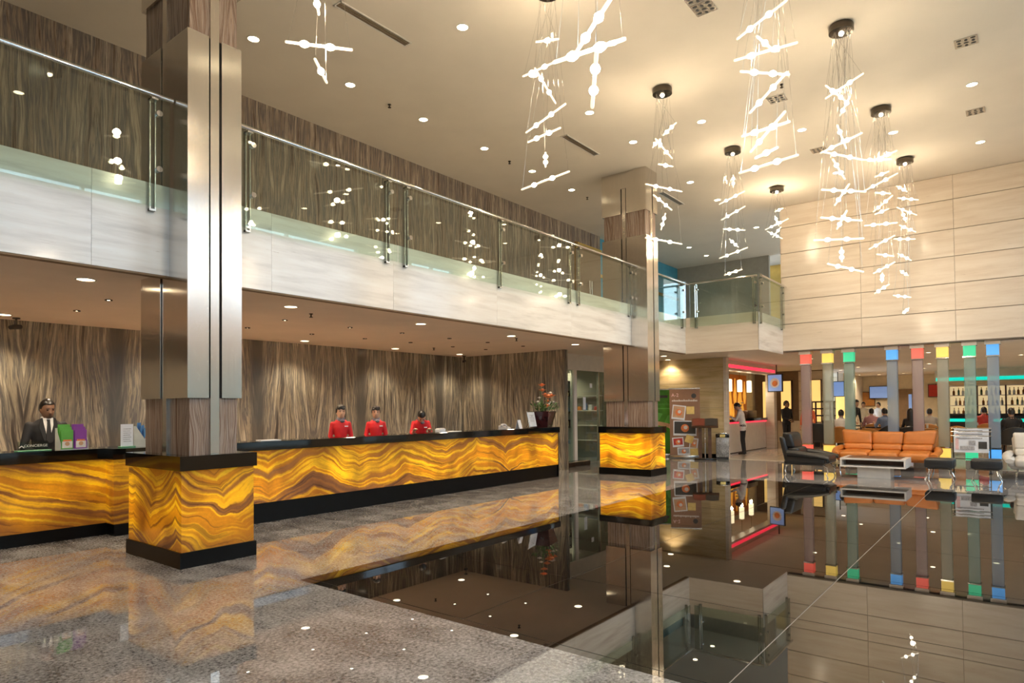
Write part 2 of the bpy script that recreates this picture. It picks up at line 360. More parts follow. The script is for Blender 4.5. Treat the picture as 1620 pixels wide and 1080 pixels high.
# street side wall with tall windows
wr = MB(); xs = [-4]+[v for p in WINDOWS for v in p]+[18.2]
for i in range(0, len(xs), 2): wr.box(xs[i], xs[i+1], WY-.2, WY, 0, ZC)
for x0, x1 in WINDOWS: wr.box(x0, x1, WY-.2, WY, 0, .35).box(x0, x1, WY-.2, WY, 6.42, ZC)
struct('wall_right', wr, 'travertine')
for n, (x0, x1) in enumerate(WINDOWS, 1):
    fr = MB(); xm = (x0+x1)/2
    if n == 3: xm = 10.07
    if n == 2: xm = 5.15
    for a in (x0, xm-.03, x1-.06): fr.box(a, a+.06, WY-.16, WY-.04, .35, 6.42)
    for z in (.35, 2.6, 4.5, 6.36): fr.box(x0, x1, WY-.16, WY-.04, z, z+.06)
    o = struct('window_%d' % n, fr, 'steel_satin')
    part(o, 'pane', B(x0, x1, WY-.105, WY-.095, .35, 6.42), 'glass_window')
struct('pavement', B(-60, 90, -60, WY-.2, -.3, -.15), 'plaster_grey', 'street paving outside the windows')
sf_ = struct('street_facade', B(-50, 70, -18, -16.5, -.2, 6.6), 'plaster_pink', 'pinkish building across the street')
part(sf_, 'shopfront_band', B(-50, 70, -16.6, -16.3, -.2, 4.0), 'plaster_teal')
struct('wall_rear', B(-4.2, -4, WY, 13, 0, ZC), 'travertine')
# lower wall behind the reception, with its figured slabs
wl = struct('wall_left', B(-4, 13.4, 12.16, 12.4, 0, ZS), 'joint_dark')
x = -3.9
while x < 13.1:
    x1 = min(x+1.3, 13.17); part(wl, 'wall_panel', B(x+.002, x1-.002, 12.12, 12.165, 0, ZS), 'figured_marble'); x = x1
ws = struct('wall_reception_end', B(13.20, 13.28, 8.76, 12.16, 0, ZS), 'joint_dark')
for i in range(3):
    y0 = 8.76+i*1.12; part(ws, 'wall_panel', B(13.17, 13.205, y0+.002, y0+1.118, 0, ZS), 'figured_marble')
part(ws, 'end_slab', B(13.17, 13.295, 8.735, 8.762, 0, ZS), 'figured_marble')
# upper wall with figured slabs
wu = struct('wall_left_upper', B(-4, 17.4, 10.22, 10.4, ZU, ZC), 'joint_dark')
x = -3.9
while x < 15.9:
    x1 = min(x+1.1, 15.95); part(wu, 'wall_panel', B(x+.002, x1-.002, 10.18, 10.225, ZU, ZC), 'figured_marble_upper'); x = x1
part(wu, 'lintel_slab', B(15.95, 17.4, 10.18, 10.225, 6.36, ZC), 'figured_marble_upper')
d = struct('door_1', B(15.98, 17.4, 10.17, 10.22, ZU, 6.22), 'plaster_brown', 'brown double door on the upper floor')
part(d, 'door_frame', MB().box(15.95, 17.4, 10.12, 10.22, 6.22, 6.36).box(15.93, 16.0, 10.12, 10.22, ZU, 6.36), 'brass')
for hx in (16.62, 16.74): part(d, 'door_handle', MB().tube((hx, 10.10, 4.3), (hx, 10.10, 5.3), .02), 'chrome')
struct('wall_upper_blue', B(17.4, 23.4, 10.3, 10.45, ZU, ZC), 'plaster_blue')
part(bpy.data.objects['wall_upper_blue'], 'brass_rail', B(17.4, 23.3, 10.22, 10.3, 5.55, 5.65), 'brass')
struct('wall_upper_far', B(23.4, 23.55, 6.9, 10.45, ZU, ZC), 'plaster_grey')
struct('wall_upper_gold', B(25.2, 25.35, 4.0, 8.0, ZU, ZC), 'panel_gold' if 'panel_gold' in MT else 'brass')
part(bpy.data.objects['wall_upper_gold'], 'dark_opening', B(25.15, 25.21, 5.2, 6.9, ZU, 6.0), 'plaster_brown')
# mezzanine slab: soffit and upper floor
def slab(name, z0, z1, mat):
    m = MB()
    m.box(-4, 15.98, YF+.06, 13, z0, z1).box(15.98, XW+.1, 5.04, 13, z0, z1).box(XW+.1, 26, 4.0, 13, z0, z1)
    return struct(name, m, mat)
slab('ceiling_mezzanine', ZS, ZS+.08, 'soffit_paint'); slab('floor_mezzanine', ZU-.12, ZU, 'plaster_grey')
struct('ceiling_dining', MB().box(XW+.1, 37, -6, 4.0, ZS, ZS+.1).box(26, 37, 4.0, 13, ZS, ZS+.1), 'soffit_paint')
# balcony face in travertine slabs
fa = struct('trim_1', MB().box(-4, 3.02, YF+.03, YF+.12, 2.90, 3.78).box(3.54, 12.94, YF+.03, YF+.12, 2.90, 3.78).box(13.48, 15.87, YF+.03, YF+.12, 2.90, 3.78)
            .box(15.93, 16.02, 4.99, YF+.1, 2.90, 3.78).box(15.95, XW, 4.99, 5.08, 2.90, 3.78), 'joint_dark', 'balcony edge faced with pale travertine slabs')
def slabs_x(xs, y0, y1, mat='travertine_white'):
    for a, b in zip(xs[:-1], xs[1:]): part(fa, 'travertine_slab', B(a+.0015, b-.0015, y0, y1, 2.88, 3.79), mat)
slabs_x([-4, -1.4, .45, 2.3, 3.01], YF, YF+.035); slabs_x([3.55, 4.15, 6.0, 8.25, 10.5, 12.93], YF, YF+.035); slabs_x([13.49, 15.93], YF, YF+.035)
part(fa, 'soffit_lip', MB().box(15.905, 16.05, 4.965, YF+.1, 2.868, 2.902).box(16.05, XW, 4.965, 5.1, 2.868, 2.902), 'soffit_paint')
part(fa, 'travertine_slab', B(15.9, 15.935, 4.96, YF, 2.88, 3.79), 'travertine'); slabs_x([15.9, XW-.001], 4.96, 4.995)
for a, b in ((-4, 3.01), (3.55, 12.93), (13.49, 15.9)): part(fa, 'drip_edge', B(a, b, YF+.006, YF+.10, 2.862, 2.902), 'plaster_brown')
# tall travertine wall over the dining room opening
wf = struct('wall_far', B(XW+.03, XW+.28, WY-.1, 4.97, ZS, ZC), 'joint_dark')
ZR = [2.95, 3.66, 4.29, 4.91, 5.54, 6.23, ZC]; YJ = [WY, -.77, 1.16, 3.09, 4.97]
for k in range(6):
    for j in range(4): part(wf, 'travertine_slab', B(XW, XW+.035, YJ[j]+.003, YJ[j+1]-.003, ZR[k]+.008, ZR[k+1]-.008), 'travertine')
for k in range(6): part(wf, 'travertine_slab', B(XW+.036, XW+.28, 4.972, 4.998, ZR[k]+.008, ZR[k+1]-.008), 'travertine')
# gold travertine wall left of the dining entry
wg = struct('wall_entry', B(18.55, 18.7, 6.78, 13, 0, ZS), 'joint_dark')
for k in range(4):
    for j in range(3):
        z0 = k*.7325; y0 = 6.78+j*1.7; part(wg, 'travertine_slab', B(18.52, 18.556, y0+.003, y0+1.697, z0+.003, z0+.7295), 'travertine_gold')
part(wg, 'corner_trim', B(18.50, 18.72, 6.70, 6.785, 0, ZS), 'travertine')
part(wg, 'skirting', B(18.505, 18.525, 6.8, 13, 0, .12), 'black_stone')

# ------------------------------------------------------------------ columns
def column(x0, x1, y0, y1, label, om):
    t = thing('hall_column', label, 'column', ((x0+x1)/2, (y0+y1)/2, 0))
    hx, hy = (x1-x0)/2, (y1-y0)/2
    part(t, 'plinth', B(-hx, hx, -hy, hy, 0, .15), 'plinth_black')
    px, py = hx-.02, hy-.02
    part(t, 'onyx_panel', B(-px, px, -py, -py+.03, .15, .93), om); part(t, 'onyx_panel', B(-px, px, py-.03, py, .15, .93), om)
    part(t, 'onyx_panel', B(-px, -px+.03, -py+.03, py-.03, .15, .93), om); part(t, 'onyx_panel', B(px-.03, px, -py+.03, py-.03, .15, .93), om)
    part(t, 'base_cap', B(-hx-.005, hx+.005, -hy-.005, hy+.005, .93, 1.07), 'black_stone')
    sx, sy = hx-.11, hy-.09; nx, ny = sx-.035, sy-.035
    part(t, 'stone_shaft', B(-nx, nx, -ny, ny, 1.07, ZC), 'column_stone')
    gw, sw = .022, .045                                       # groove width, half width of the running strip
    for sgn in (-1, 1):
        part(t, 'running_strip', B(-sw, sw, sgn*sy-.036 if sgn > 0 else -sy+.012, sgn*sy-.012 if sgn > 0 else -sy+.036, 1.07, 6.42), 'brushed_steel')
        part(t, 'running_strip', B(sgn*sx-.036 if sgn > 0 else -sx+.012, sgn*sx-.012 if sgn > 0 else -sx+.036, -sw, sw, 1.07, 6.42), 'brushed_steel')
        for (a, b) in ((1.635, 5.30), (5.85, 6.42)):
            part(t, 'groove', B(-sw-gw, sw+gw, min(sgn*(sy-.034), sgn*(sy-.031)), max(sgn*(sy-.034), sgn*(sy-.031)), a, b), 'groove')
            part(t, 'groove', B(min(sgn*(sx-.034), sgn*(sx-.031)), max(sgn*(sx-.034), sgn*(sx-.031)), -sw-gw, sw+gw, a, b), 'groove')
    for (a, b) in ((1.635, 5.30), (5.85, 6.42)):
        for qx in (-1, 1):
            for qy in (-1, 1):                                 # corner sheets, folded round each corner
                m = MB(); X0, X1 = sorted((qx*(sw+gw), qx*sx)); Y0, Y1 = sorted((qy*(sy-.03), qy*sy)); m.box(X0, X1, Y0, Y1, a, b)
                X0, X1 = sorted((qx*(sx-.03), qx*sx)); Y0, Y1 = sorted((qy*(sw+gw), qy*(sy-.03))); m.box(X0, X1, Y0, Y1, a, b)
                part(t, 'steel_sheet', m, 'brushed_steel')
    part(t, 'steel_collar', B(-sx, sx, -sy, sy, 6.42, ZC), 'brushed_steel')
    return t
column(2.89, 3.67, 6.31, 7.55, 'steel-clad hall column beside the concierge desk, on a glowing onyx base', 'onyx_pier')
column(12.82, 13.60, 6.31, 7.60, 'steel-clad hall column beyond the reception counter, on a bright onyx base', 'onyx_pier_far')

# ------------------------------------------------------------------ balcony glass
def glass_run(name, label, pts, posts, group='balcony glass balustrades'):
    """pts: two ends (x,y); posts: distances along; glass stands proud of the stone face"""
    a, b = Vector(pts[0]), Vector(pts[1]); L = (b-a).length; ang = math.atan2(b.y-a.y, b.x-a.x)
    t = thing(name, label, 'balustrade', (a.x, a.y, 3.5), ang, group)
    cuts = [0]+[c for c in posts.get('cuts', []) if 0 < c < L]+[L]
    for c0, c1 in zip(cuts[:-1], cuts[1:]): part(t, 'glass_pane', B(c0+.012, c1-.012, -.006, .006, .04, 1.20), 'glass_rail')
    part(t, 'handrail', MB().tube((0, -.045, 1.14), (L, -.045, 1.14), .022, n=14), 'chrome')
    for p in posts['at']:
        po = part(t, 'post', MB().box(p-.030, p-.020, .008, .058, .0, 1.12).box(p+.020, p+.030, .008, .058, .0, 1.12).box(p-.030, p+.030, .01, .05, 0, .02).box(p-.03, p+.03, -.045, .05, 1.10, 1.125), 'steel_satin')
        for z in (.42, .98): part(po, 'clamp_disc', MB().tube((p+.05, -.03, z), (p+.05, .02, z), .03, n=12), 'chrome')
    return t
G0 = YF-.062
glass_run('glass_balustrade', 'glass balustrade on the balcony between wall and concierge-side column', ((-3.9, G0), (2.99, G0)), {'at': [1.4, 3.9, 6.72], 'cuts': [4.2]})
glass_run('glass_balustrade', 'long glass balustrade on the balcony above the reception counter', ((3.58, G0), (13.10, G0)), {'at': [.25, 2.28, 2.62, 4.71, 6.81, 7.13, 9.22], 'cuts': [2.45, 6.97]})
glass_run('glass_balustrade', 'short glass balustrade on the balcony right after the far column', ((13.52, G0), (15.80, G0)), {'at': [.3, 2.1], 'cuts': []})
glass_run('glass_balustrade', 'glass balustrade across the front of the jutting balcony corner', ((15.84, 6.66), (15.84, 4.93)), {'at': [.16, 1.62], 'cuts': []})
glass_run('glass_balustrade', 'glass balustrade joining the jutting balcony to the travertine wall', ((15.87, 4.90), (XW-.02, 4.90)), {'at': [.15, 1.9], 'cuts': []})

# ------------------------------------------------------------------ reception counter and concierge desk
ct = thing('reception_counter', 'long reception counter with black stone top and glowing onyx front', 'counter', (3.9, 8.0, 0))
CX = [.0, .83, 2.58, 4.5, 5.96, 7.86]
for a, b in zip(CX[:-1], CX[1:]): part(ct, 'onyx_panel', B(a+.002, b-.002, 0, .03, .27, .97), 'onyx_counter')
part(ct, 'plinth', B(0, 7.88, .03, .70, 0, .27), 'plinth_black'); part(ct, 'body', B(.02, 7.84, .03, .72, .27, .965), 'black_matte')
part(ct, 'counter_top', RB(-.02, 7.90, -.03, .40, .97, 1.09, r=.006, seg=1), 'black_stone'); part(ct, 'work_top', B(0, 7.86, .40, .78, .74, .78), 'walnut')
part(ct, 'end_panel', B(7.86, 7.885, .0, .75, .0, .97), 'black_stone')
dk = thing('concierge_desk', 'concierge desk with black top and amber onyx front beside the column', 'counter', (-1.2, 8.85, 0))
for a, b in ((0, 1.5), (1.5, 3.0), (3.0, 4.36)): part(dk, 'onyx_panel', B(a+.002, b-.002, 0, .03, .15, .93), 'onyx_desk')
part(dk, 'onyx_panel', B(4.36, 4.39, -.24, .03, .15, .93), 'onyx_desk'); part(dk, 'onyx_panel', B(4.39, 5.06, -.24, -.21, .15, .93), 'onyx_desk')
part(dk, 'plinth', MB().box(0, 4.38, .03, .5, 0, .15).box(4.38, 5.06, -.20, .5, 0, .15), 'plinth_black')
part(dk, 'body', MB().box(.02, 4.36, .03, .45, .15, .93).box(4.40, 5.06, -.21, .45, .15, .93), 'black_matte')
part(dk, 'counter_top', MB().box(-.02, 4.34, -.03, .45, .93, 1.06).box(4.34, 5.09, -.27, .45, .93, 1.06), 'black_stone')

# ------------------------------------------------------------------ lamps
def downlight(x, y, z, r, watts, label, group, disc, size=110, two=False, lamp=True):
    t = thing('downlight', label, 'downlight', (x, y, z), 0, group)
    ring = MB(); n = 24
    R = [[Vector((rr*math.cos(2*PI*i/n), rr*math.sin(2*PI*i/n), zz)) for i in range(n)] for rr, zz in ((r, .002), (r*1.18, .002), (r*1.16, -.008), (r, -.008))]
    ring.loft(R, cap=False); part(t, 'trim_ring', ring, 'laminate_white')
    part(t, 'lamp_disc', MB().lathe([(r*.98, .001), (r*.98, -.003), (.001, -.004)], n=n), disc)
    if lamp: spot(t, (0, 0, -.075), watts, size, .7, rad=r*.8)
    return t
LH = 'round recessed downlight lit in the tall hall ceiling'; GH = 'downlights of the hall ceiling'
for (x, y) in [(3.25, 8.5), (4.91, 8.5), (6.60, 8.5), (8.24, 8.5), (9.95, 8.5), (11.59, 8.5), (13.2, 8.5), (6.58, 6.0), (8.24, 6.0), (9.94, 6.0), (11.6, 6.0), (14.55, 6.05), (16.25, 6.04), (19.5, 6.09), (22.0, 8.6), (20.5, 8.6),
               (4.9, 3.22), (6.6, 3.22), (8.24, 4.58), (11.58, 4.58), (13.16, 3.22), (14.43, 1.87), (16.1, 3.22), (13.1, .55), (16.1, .56), (9.9, .55), (6.6, .55), (3.3, .55), (1.65, 3.22), (1.65, .55), (3.3, -1.2), (9.9, -1.2), (13.1, -1.2)]:  # the two at the lowest x are unseen, added to brighten the near floor
    row = 'in the row above the balcony walkway' if y == 8.5 else 'in the row along the balcony edge' if y in (6.0, 6.05, 6.04) else 'in the upper corridor ceiling' if x > 19 else 'between the hanging chandeliers' if y > 1 else 'in the row nearest the street windows'
    downlight(x, y, ZC, .075, DOWN_W, 'round recessed hall ceiling downlight '+row, 'hall ceiling downlights '+row, 'lamp_disc')
LB = 'wide round downlight glowing in the low soffit over the reception'; GB = 'wide soffit downlights'
for (x, y) in [(.2, 7.87), (2.61, 7.87), (5.09, 7.87), (7.54, 7.87), (9.98, 7.87), (12.3, 7.87)]: downlight(x, y, ZS, .085, BIG_W, LB, GB, 'lamp_disc_soft', 130)
LB2 = 'wide round downlight glowing in the soffit close to the figured marble wall'
for (x, y) in [(.3, 11.55), (2.79, 11.55), (5.3, 11.55), (7.79, 11.55), (10.19, 11.5), (12.4, 11.5)]: downlight(x, y, ZS, .085, BIG_W*1.8, LB2, 'soffit downlights along the marble wall', 'lamp_disc_soft', 120)
for (x, y) in [(16.86, 7.86), (18.3, 8.4), (16.44, 5.76)]: downlight(x, y, ZS, .085, BIG_W*1.2, 'wide round downlight in the soffit under the jutting balcony', 'downlights under the jutting balcony', 'lamp_disc_soft', 130)
LSM = 'tiny twin spotlight recessed in the soffit over the reception'
for (x, y) in [(3.27, 9.09), (3.33, 10.37), (1.9, 9.1), (1.9, 10.4), (5.89, 10.4), (5.78, 9.1), (7.17, 10.4), (7.04, 9.1), (8.19, 9.05), (8.33, 10.3), (9.47, 10.2), (9.46, 9.05), (10.77, 10.2), (10.59, 9.0), (11.81, 10.1), (11.78, 8.95)]:
    t = thing('spotlight', LSM, 'spotlight', (x, y, ZS), 0, 'tiny spotlights of the soffit')
    part(t, 'housing', MB().lathe([(.045, .002), (.045, -.012), (.03, -.012), (.028, .001)], n=14), 'gunmetal'); part(t, 'lamp_disc', MB().lathe([(.027, 0), (.027, -.006), (.001, -.007)], n=12), 'lamp_disc')
    if (x, y) in ((1.9, 9.1), (3.27, 9.09), (3.33, 10.37), (5.89, 10.4), (5.78, 9.1), (7.17, 10.4), (7.04, 9.1), (8.19, 9.05), (9.47, 10.2), (10.77, 10.2), (11.78, 8.95)): spot(t, (0, 0, -.05), SMALL_W, 115, .8, rad=.03)

# glass-rod chandeliers: every rod hangs level on two wires
def P(*s): return s
CH = {  # axis, how to name it, rod end pixels read from the photograph
 (9.88, 1.88): ('third glass-rod chandelier from the travertine wall in the row over the sofas', [(1306,156,1366,116),(1306,135,1342,163),(1329,183,1345,152),(1323,194,1340,238),(1298,242,1364,210),(1301,240,1366,253),(1317,251,1337,284),(1299,300,1370,303),(1317,330,1348,284),(1298,344,1364,349),(1320,370,1345,323),(1287,380,1367,377),(1331,384,1332,420),(1303,416,1371,431)]),
 (13.11, 1.88): ('second glass-rod chandelier from the travertine wall in the row over the sofas', [(1380,255,1419,238),(1363,253,1409,252),(1367,302,1420,274),(1389,278,1401,273),(1384,305,1409,306),(1371,344,1425,298),(1384,339,1406,330),(1367,357,1420,352),(1371,396,1420,370),(1387,402,1414,405),(1375,436,1424,410),(1396,428,1395,450),(1373,471,1420,441)]),
 (16.13, 1.88): ('glass-rod chandelier hanging closest to the travertine wall, above the orange sofa', [(1418,294,1435,303),(1420,313,1453,316),(1416,327,1453,341),(1427,334,1434,352),(1423,356,1449,367),(1414,378,1448,378),(1420,401,1442,412),(1424,428,1437,436),(1413,467,1441,470),(1428,496,1438,487)]),
 (6.62, 1.88): ('fourth glass-rod chandelier from the travertine wall in the row over the sofas', [(1166,62,1245,0),(1161,96,1262,67),(1197,57,1223,79),(1171,113,1249,118),(1186,179,1245,114),(1173,216,1250,192),(1186,242,1244,174),(1201,247,1224,236),(1169,274,1263,245)]),
 (9.95, 4.60): ('third glass-rod chandelier from the jutting balcony, before the far column', [(1049,214,1070,194),(1031,213,1068,256),(1033,233,1040,222),(1044,260,1062,263),(1021,291,1079,303),(1031,306,1065,334),(1055,329,1044,370),(1021,376,1079,386)]),
 (13.20, 4.57): ('second glass-rod chandelier from the jutting balcony, with a slim stack of rods', [(1160,277,1160,296),(1138,323,1178,302),(1141,348,1179,326),(1144,362,1179,364),(1154,378,1168,391),(1137,409,1184,391),(1146,435,1174,426)]),
 (16.24, 4.57): ('smallest glass-rod chandelier, hanging closest to the jutting balcony', [(1228,334,1237,330),(1224,337,1234,361),(1209,364,1249,345),(1210,364,1241,379),(1221,377,1237,357)]),
 (6.62, 4.58): ('fourth glass-rod chandelier from the jutting balcony, over the black floor tiles', [(850,66,882,62),(827,121,880,97),(845,106,880,165),(832,210,895,164),(835,225,887,202),(863,241,863,264),(825,300,901,271)]),
 (3.35, 1.88): ('large glass-rod chandelier whose canopy lies beyond the top edge, over the black tiles', [(875,99,990,61),(912,82,968,-5),(944,81,937,170)]),
 (3.35, 4.58): ('glass-rod chandelier hanging beside the concierge-side column', [(451,66,558,79),(498,93,517,131),(499,-8,504,20)]),
}
for (ax, ay), (label, segs) in CH.items():
    t = thing('rod_chandelier', label, 'chandelier', (ax, ay, ZC), 0, 'glass-rod chandeliers of the hall')
    cp = part(t, 'canopy', MB().lathe([(.15, 0), (.16, -.02), (.16, -.10), (.12, -.11), (.001, -.11)], n=24), 'gunmetal')
    part(cp, 'canopy_lamp', MB().ball((0, 0, -.115), .035, n=10, m=6), 'bulb')
    rods = []
    for (a, b, c, d_) in segs:
        m = ray((a+c)/2, (b+d_)/2); k = (ax*m.x+ay*m.y)/(m.x*m.x+m.y*m.y); z = EYE+m.z*k
        z = min(max(z, 3.0), ZC-.5)
        p, q = at(a, b, 2, z), at(c, d_, 2, z)
        mid = (p+q)/2; u = (q-p); L = min(max(u.length, .30), .95); u = u.normalized()*L/2
        mid.x = ax+max(-.35, min(.35, mid.x-ax)); mid.y = ay+max(-.35, min(.35, mid.y-ay))
        rods.append((mid-u, mid+u))
    O = Vector((ax, ay, ZC))
    for k, (p, q) in enumerate(rods):
        p, q = p-O, q-O; d_ = (q-p).normalized()
        rd = part(t, 'glass_rod', MB().path([p, p+d_*.012, q-d_*.012, q], [.009, .012, .012, .009], 10), 'tube_glass')
        for f in ((.28, .66) if (q-p).length > .45 else (.5,)):
            c = p.lerp(q, f); part(rd, 'bulb', MB().path([c-d_*.05, c-d_*.025, c, c+d_*.025, c+d_*.05], [.004, .022, .030, .022, .004], 10), 'bulb')
        for e, an in ((p+d_*.02, k*1.3), (q-d_*.02, k*1.3+2.2)):
            top = Vector((.11*math.cos(an), .11*math.sin(an), -.10)); part(t, 'wire', MB().tube(e, top, .0016, n=4), 'steel_satin')
    zs = sorted(((p+q)/2-O for p, q in rods), key=lambda v: v.z)
    for i in (range(0, len(zs), max(1, len(zs)//3))):
        point(t, zs[i]+Vector((0, 0, .05)), CHAND_W/ max(1, len(range(0, len(zs), max(1, len(zs)//3))))*1.0, rad=.04)

# ceiling furniture
def slot_vent(x0, x1, y0, y1, z, label, group, along='x'):
    t = thing('slot_vent', label, 'air vent', ((x0+x1)/2, (y0+y1)/2, z), 0, group); a, b = (x1-x0)/2, (y1-y0)/2
    part(t, 'frame', MB().box(-a, a, -b, -b+.02, -.012, .002).box(-a, a, b-.02, b, -.012, .002).box(-a, -a+.02, -b, b, -.012, .002).box(a-.02, a, -b, b, -.012, .002), 'laminate_white')
    part(t, 'backing', B(-a+.01, a-.01, -b+.01, b-.01, -.004, .001), 'plaster_brown')
    for i in range(3):
        yy = -b+(i+1)*2*b/4; part(t, 'slat', B(-a+.02, a-.02, yy-.01, yy+.01, -.010, -.003), 'steel_satin')
for (x0, x1, w_) in ((5.15, 6.4, 'nearest the concierge-side column'), (10.45, 11.7, 'just before the far column'), (14.75, 16.0, 'past the far column')): slot_vent(x0, x1, 6.82, 6.98, ZC, 'long grey slot vent in the hall ceiling '+w_, 'slot vents of the hall ceiling')
for (x0, x1) in ((.6, 2.72), (3.7, 4.45), (6.0, 7.1), (8.9, 10.0)): slot_vent(x0, x1, YF+.2, YF+.34, ZS, 'brown slot vent in the soffit along the balcony edge', 'slot vents of the soffit')
def grille(x, y, w_):
    t = thing('ceiling_grille', 'square leaf-patterned metal grille in the hall ceiling '+w_, 'grille', (x, y, ZC), 0, 'square grilles of the hall ceiling')
    part(t, 'plate', B(-.14, .14, -.14, .14, -.01, .002), 'steel_satin')
    for i in range(3):
        for j in range(3): part(t, 'leaf_cutout', MB().ball(((i-1)*.085+(.015 if j % 2 else -.01), (j-1)*.085, -.010), .026+.012*((i+j) % 2), .034-.012*((i+j) % 2), .004, n=8, m=4), 'black_matte')
for (x, y, w_) in [(7.98, 3.22, 'paired edge to edge, window side'), (8.28, 3.22, 'paired edge to edge, dining side'), (11.49, .54, 'second from the wall, street side'), (14.35, .56, 'nearest the wall, street side'), (14.42, 3.21, 'nearest the wall, between chandelier rows'), (11.55, 3.22, 'second from the wall, between chandelier rows')]: grille(x, y, w_)
def sprinkler(x, y, z, where):
    t = thing('sprinkler_head', 'small dark sprinkler head under the '+where, 'sprinkler', (x, y, z), 0, 'sprinklers under the '+where)
    part(t, 'stem', MB().lathe([(.03, .001), (.03, -.01), (.012, -.012), (.012, -.05)], n=12), 'gunmetal'); part(t, 'deflector', MB().lathe([(.001, -.048), (.028, -.05), (.028, -.056), (.001, -.058)], n=12), 'gunmetal')
for (x, y) in [(7.46, 8.53), (10.81, 8.53), (13.92, 8.5), (11.08, 3.01)]: sprinkler(x, y, ZC, 'hall ceiling')
for (x, y) in [(5.66, 8.23), (10.4, 8.07), (10.69, 10.73)]: sprinkler(x, y, ZS, 'soffit')
def camera_dome(x, y, label):
    t = thing('security_camera', label, 'camera', (x, y, ZS))
    part(t, 'mount', MB().lathe([(.05, .001), (.05, -.02), (.015, -.025), (.015, -.12)], n=14), 'gunmetal'); part(t, 'housing', MB().path([(-.09, -.06, -.16), (-.03, -.02, -.14), (.06, .03, -.13)], [.03, .038, .036], 12), 'black_matte')
camera_dome(3.0, 11.8, 'black security camera under the soffit above the concierge'); camera_dome(12.9, 11.8, 'dark security camera in the inner corner of the reception soffit')

# ------------------------------------------------------------------ shop behind glass
sh = struct('wall_shop_front', MB().box(13.29, 18.48, 9.28, 9.40, 2.55, ZS).box(14.42, 14.56, 9.28, 9.40, 0, 2.55).box(13.29, 18.48, 9.26, 9.29, 2.50, 2.58), 'laminate_white', 'white framed shop front beside the reception')
part(sh, 'shop_pane', B(13.29, 14.42, 9.33, 9.34, .02, 2.55), 'glass_shop'); part(sh, 'shop_pane', B(14.56, 15.72, 9.33, 9.34, .02, 2.55), 'glass_shop'); part(sh, 'shop_pane', B(15.76, 18.5, 9.33, 9.34, .02, 2.55), 'glass_shop')
part(sh, 'mullion', B(15.72, 15.76, 9.30, 9.37, 0, 2.55), 'steel_satin')
struct('wall_shop_side', B(17.25, 17.4, 9.42, 12.5, 0, ZS), 'plaster_grey')
struct('wall_shop_back', B(13.29, 18.5, 12.5, 12.6, 0, ZS), 'plaster_grey')
for px_, z0 in ((15.0, 1.45),): one('paper_notice', B(-.07, .07, -.004, 0, 0, .34), 'paper_white', 'white paper notice taped inside the shop glass', 'notice', (px_, 9.328, z0))
one('paper_notice', B(-.06, .06, -.004, 0, 0, .12), 'paper_white', 'small square paper card taped high on the shop glass', 'notice', (15.35, 9.328, 2.05))
dc = thing('display_cabinet', 'white shop display cabinet with dark shelves of small goods', 'cabinet', (14.36, 9.72, 0))
part(dc, 'base', B(-.47, .47, -.22, .22, 0, .55), 'laminate_white'); part(dc, 'back_panel', B(-.47, .47, .20, .22, .55, 2.45), 'laminate_white')
for sx_ in (-.47, .45): part(dc, 'side_panel', B(sx_, sx_+.02, -.22, .2, .55, 2.45), 'laminate_white')
for z in (.98, 1.38, 1.80, 2.2): part(dc, 'shelf', B(-.45, .45, -.22, .2, z, z+.025), 'black_matte')
goods = ['print_red', 'paper_white', 'print_blue', 'print_orange', 'print_dark', 'card_yellow']
gn = {'print_red': 'red', 'paper_white': 'white', 'print_blue': 'blue', 'print_orange': 'orange', 'print_dark': 'black', 'card_yellow': 'yellow'}
for r_, z in enumerate((.551, 1.006, 1.406, 1.826)):
    for k in range(6):
        h_ = .09+.10*random.random(); w_ = .045+.02*random.random(); mt = goods[(k*5+r_*3) % 6]; xx = 14.36-.38+k*.15
        mb = RB(-w_, w_, -.05, .05, 0, h_, r=.012, seg=2) if k % 2 else MB().lathe([(w_*.9, 0), (w_, .01), (w_, h_*.7), (w_*.45, h_*.85), (w_*.45, h_)], n=12)
        one('boxed_souvenir' if k % 2 else 'souvenir_jar', mb, mt, 'small %s souvenir %s on the %s shelf of the shop cabinet' % (gn[mt], 'box' if k % 2 else 'jar', ('lowest', 'second', 'third', 'top')[r_]), 'souvenir', (xx, 9.62, z), 0, 'souvenirs in the shop cabinet')
sf = thing('shop_shelf', 'glass shelf unit of goods deep inside the shop', 'shelf', (17.06, 10.75, 0), PI/2)
part(sf, 'post', MB().box(-.9, -.86, -.15, .15, 0, 2.2).box(.86, .9, -.15, .15, 0, 2.2), 'steel_satin')
for z in (.5, .95, 1.4, 1.85): part(sf, 'shelf_board', B(-.88, .88, -.15, .15, z, z+.025), 'laminate_white')
for k in range(7):
    mt = goods[k % 6]; one('boxed_souvenir', RB(-.06, .06, -.05, .05, 0, .12+.05*(k % 3), r=.01, seg=1), mt, '%s box on the deep shop shelf unit' % gn[mt], 'souvenir', (17.02, 10.15+.2*k, 1.426), PI/2, 'boxes deep in the shop')
one('low_bench', RB(-.6, .6, -.14, .14, 0, .13, r=.01, seg=1), 'gunmetal', 'low dark kerb bench in front of the shop glass', 'bench', (14.05, 9.08, 0))
for (x, y) in ((14.3, 9.45), (15.4, 10.4), (16.6, 11.4)): downlight(x, y, ZS, .06, 80, 'small downlight inside the glazed shop', 'downlights inside the shop', 'lamp_disc_soft', 130)  # the one before the display cabinet is added to brighten its shelves

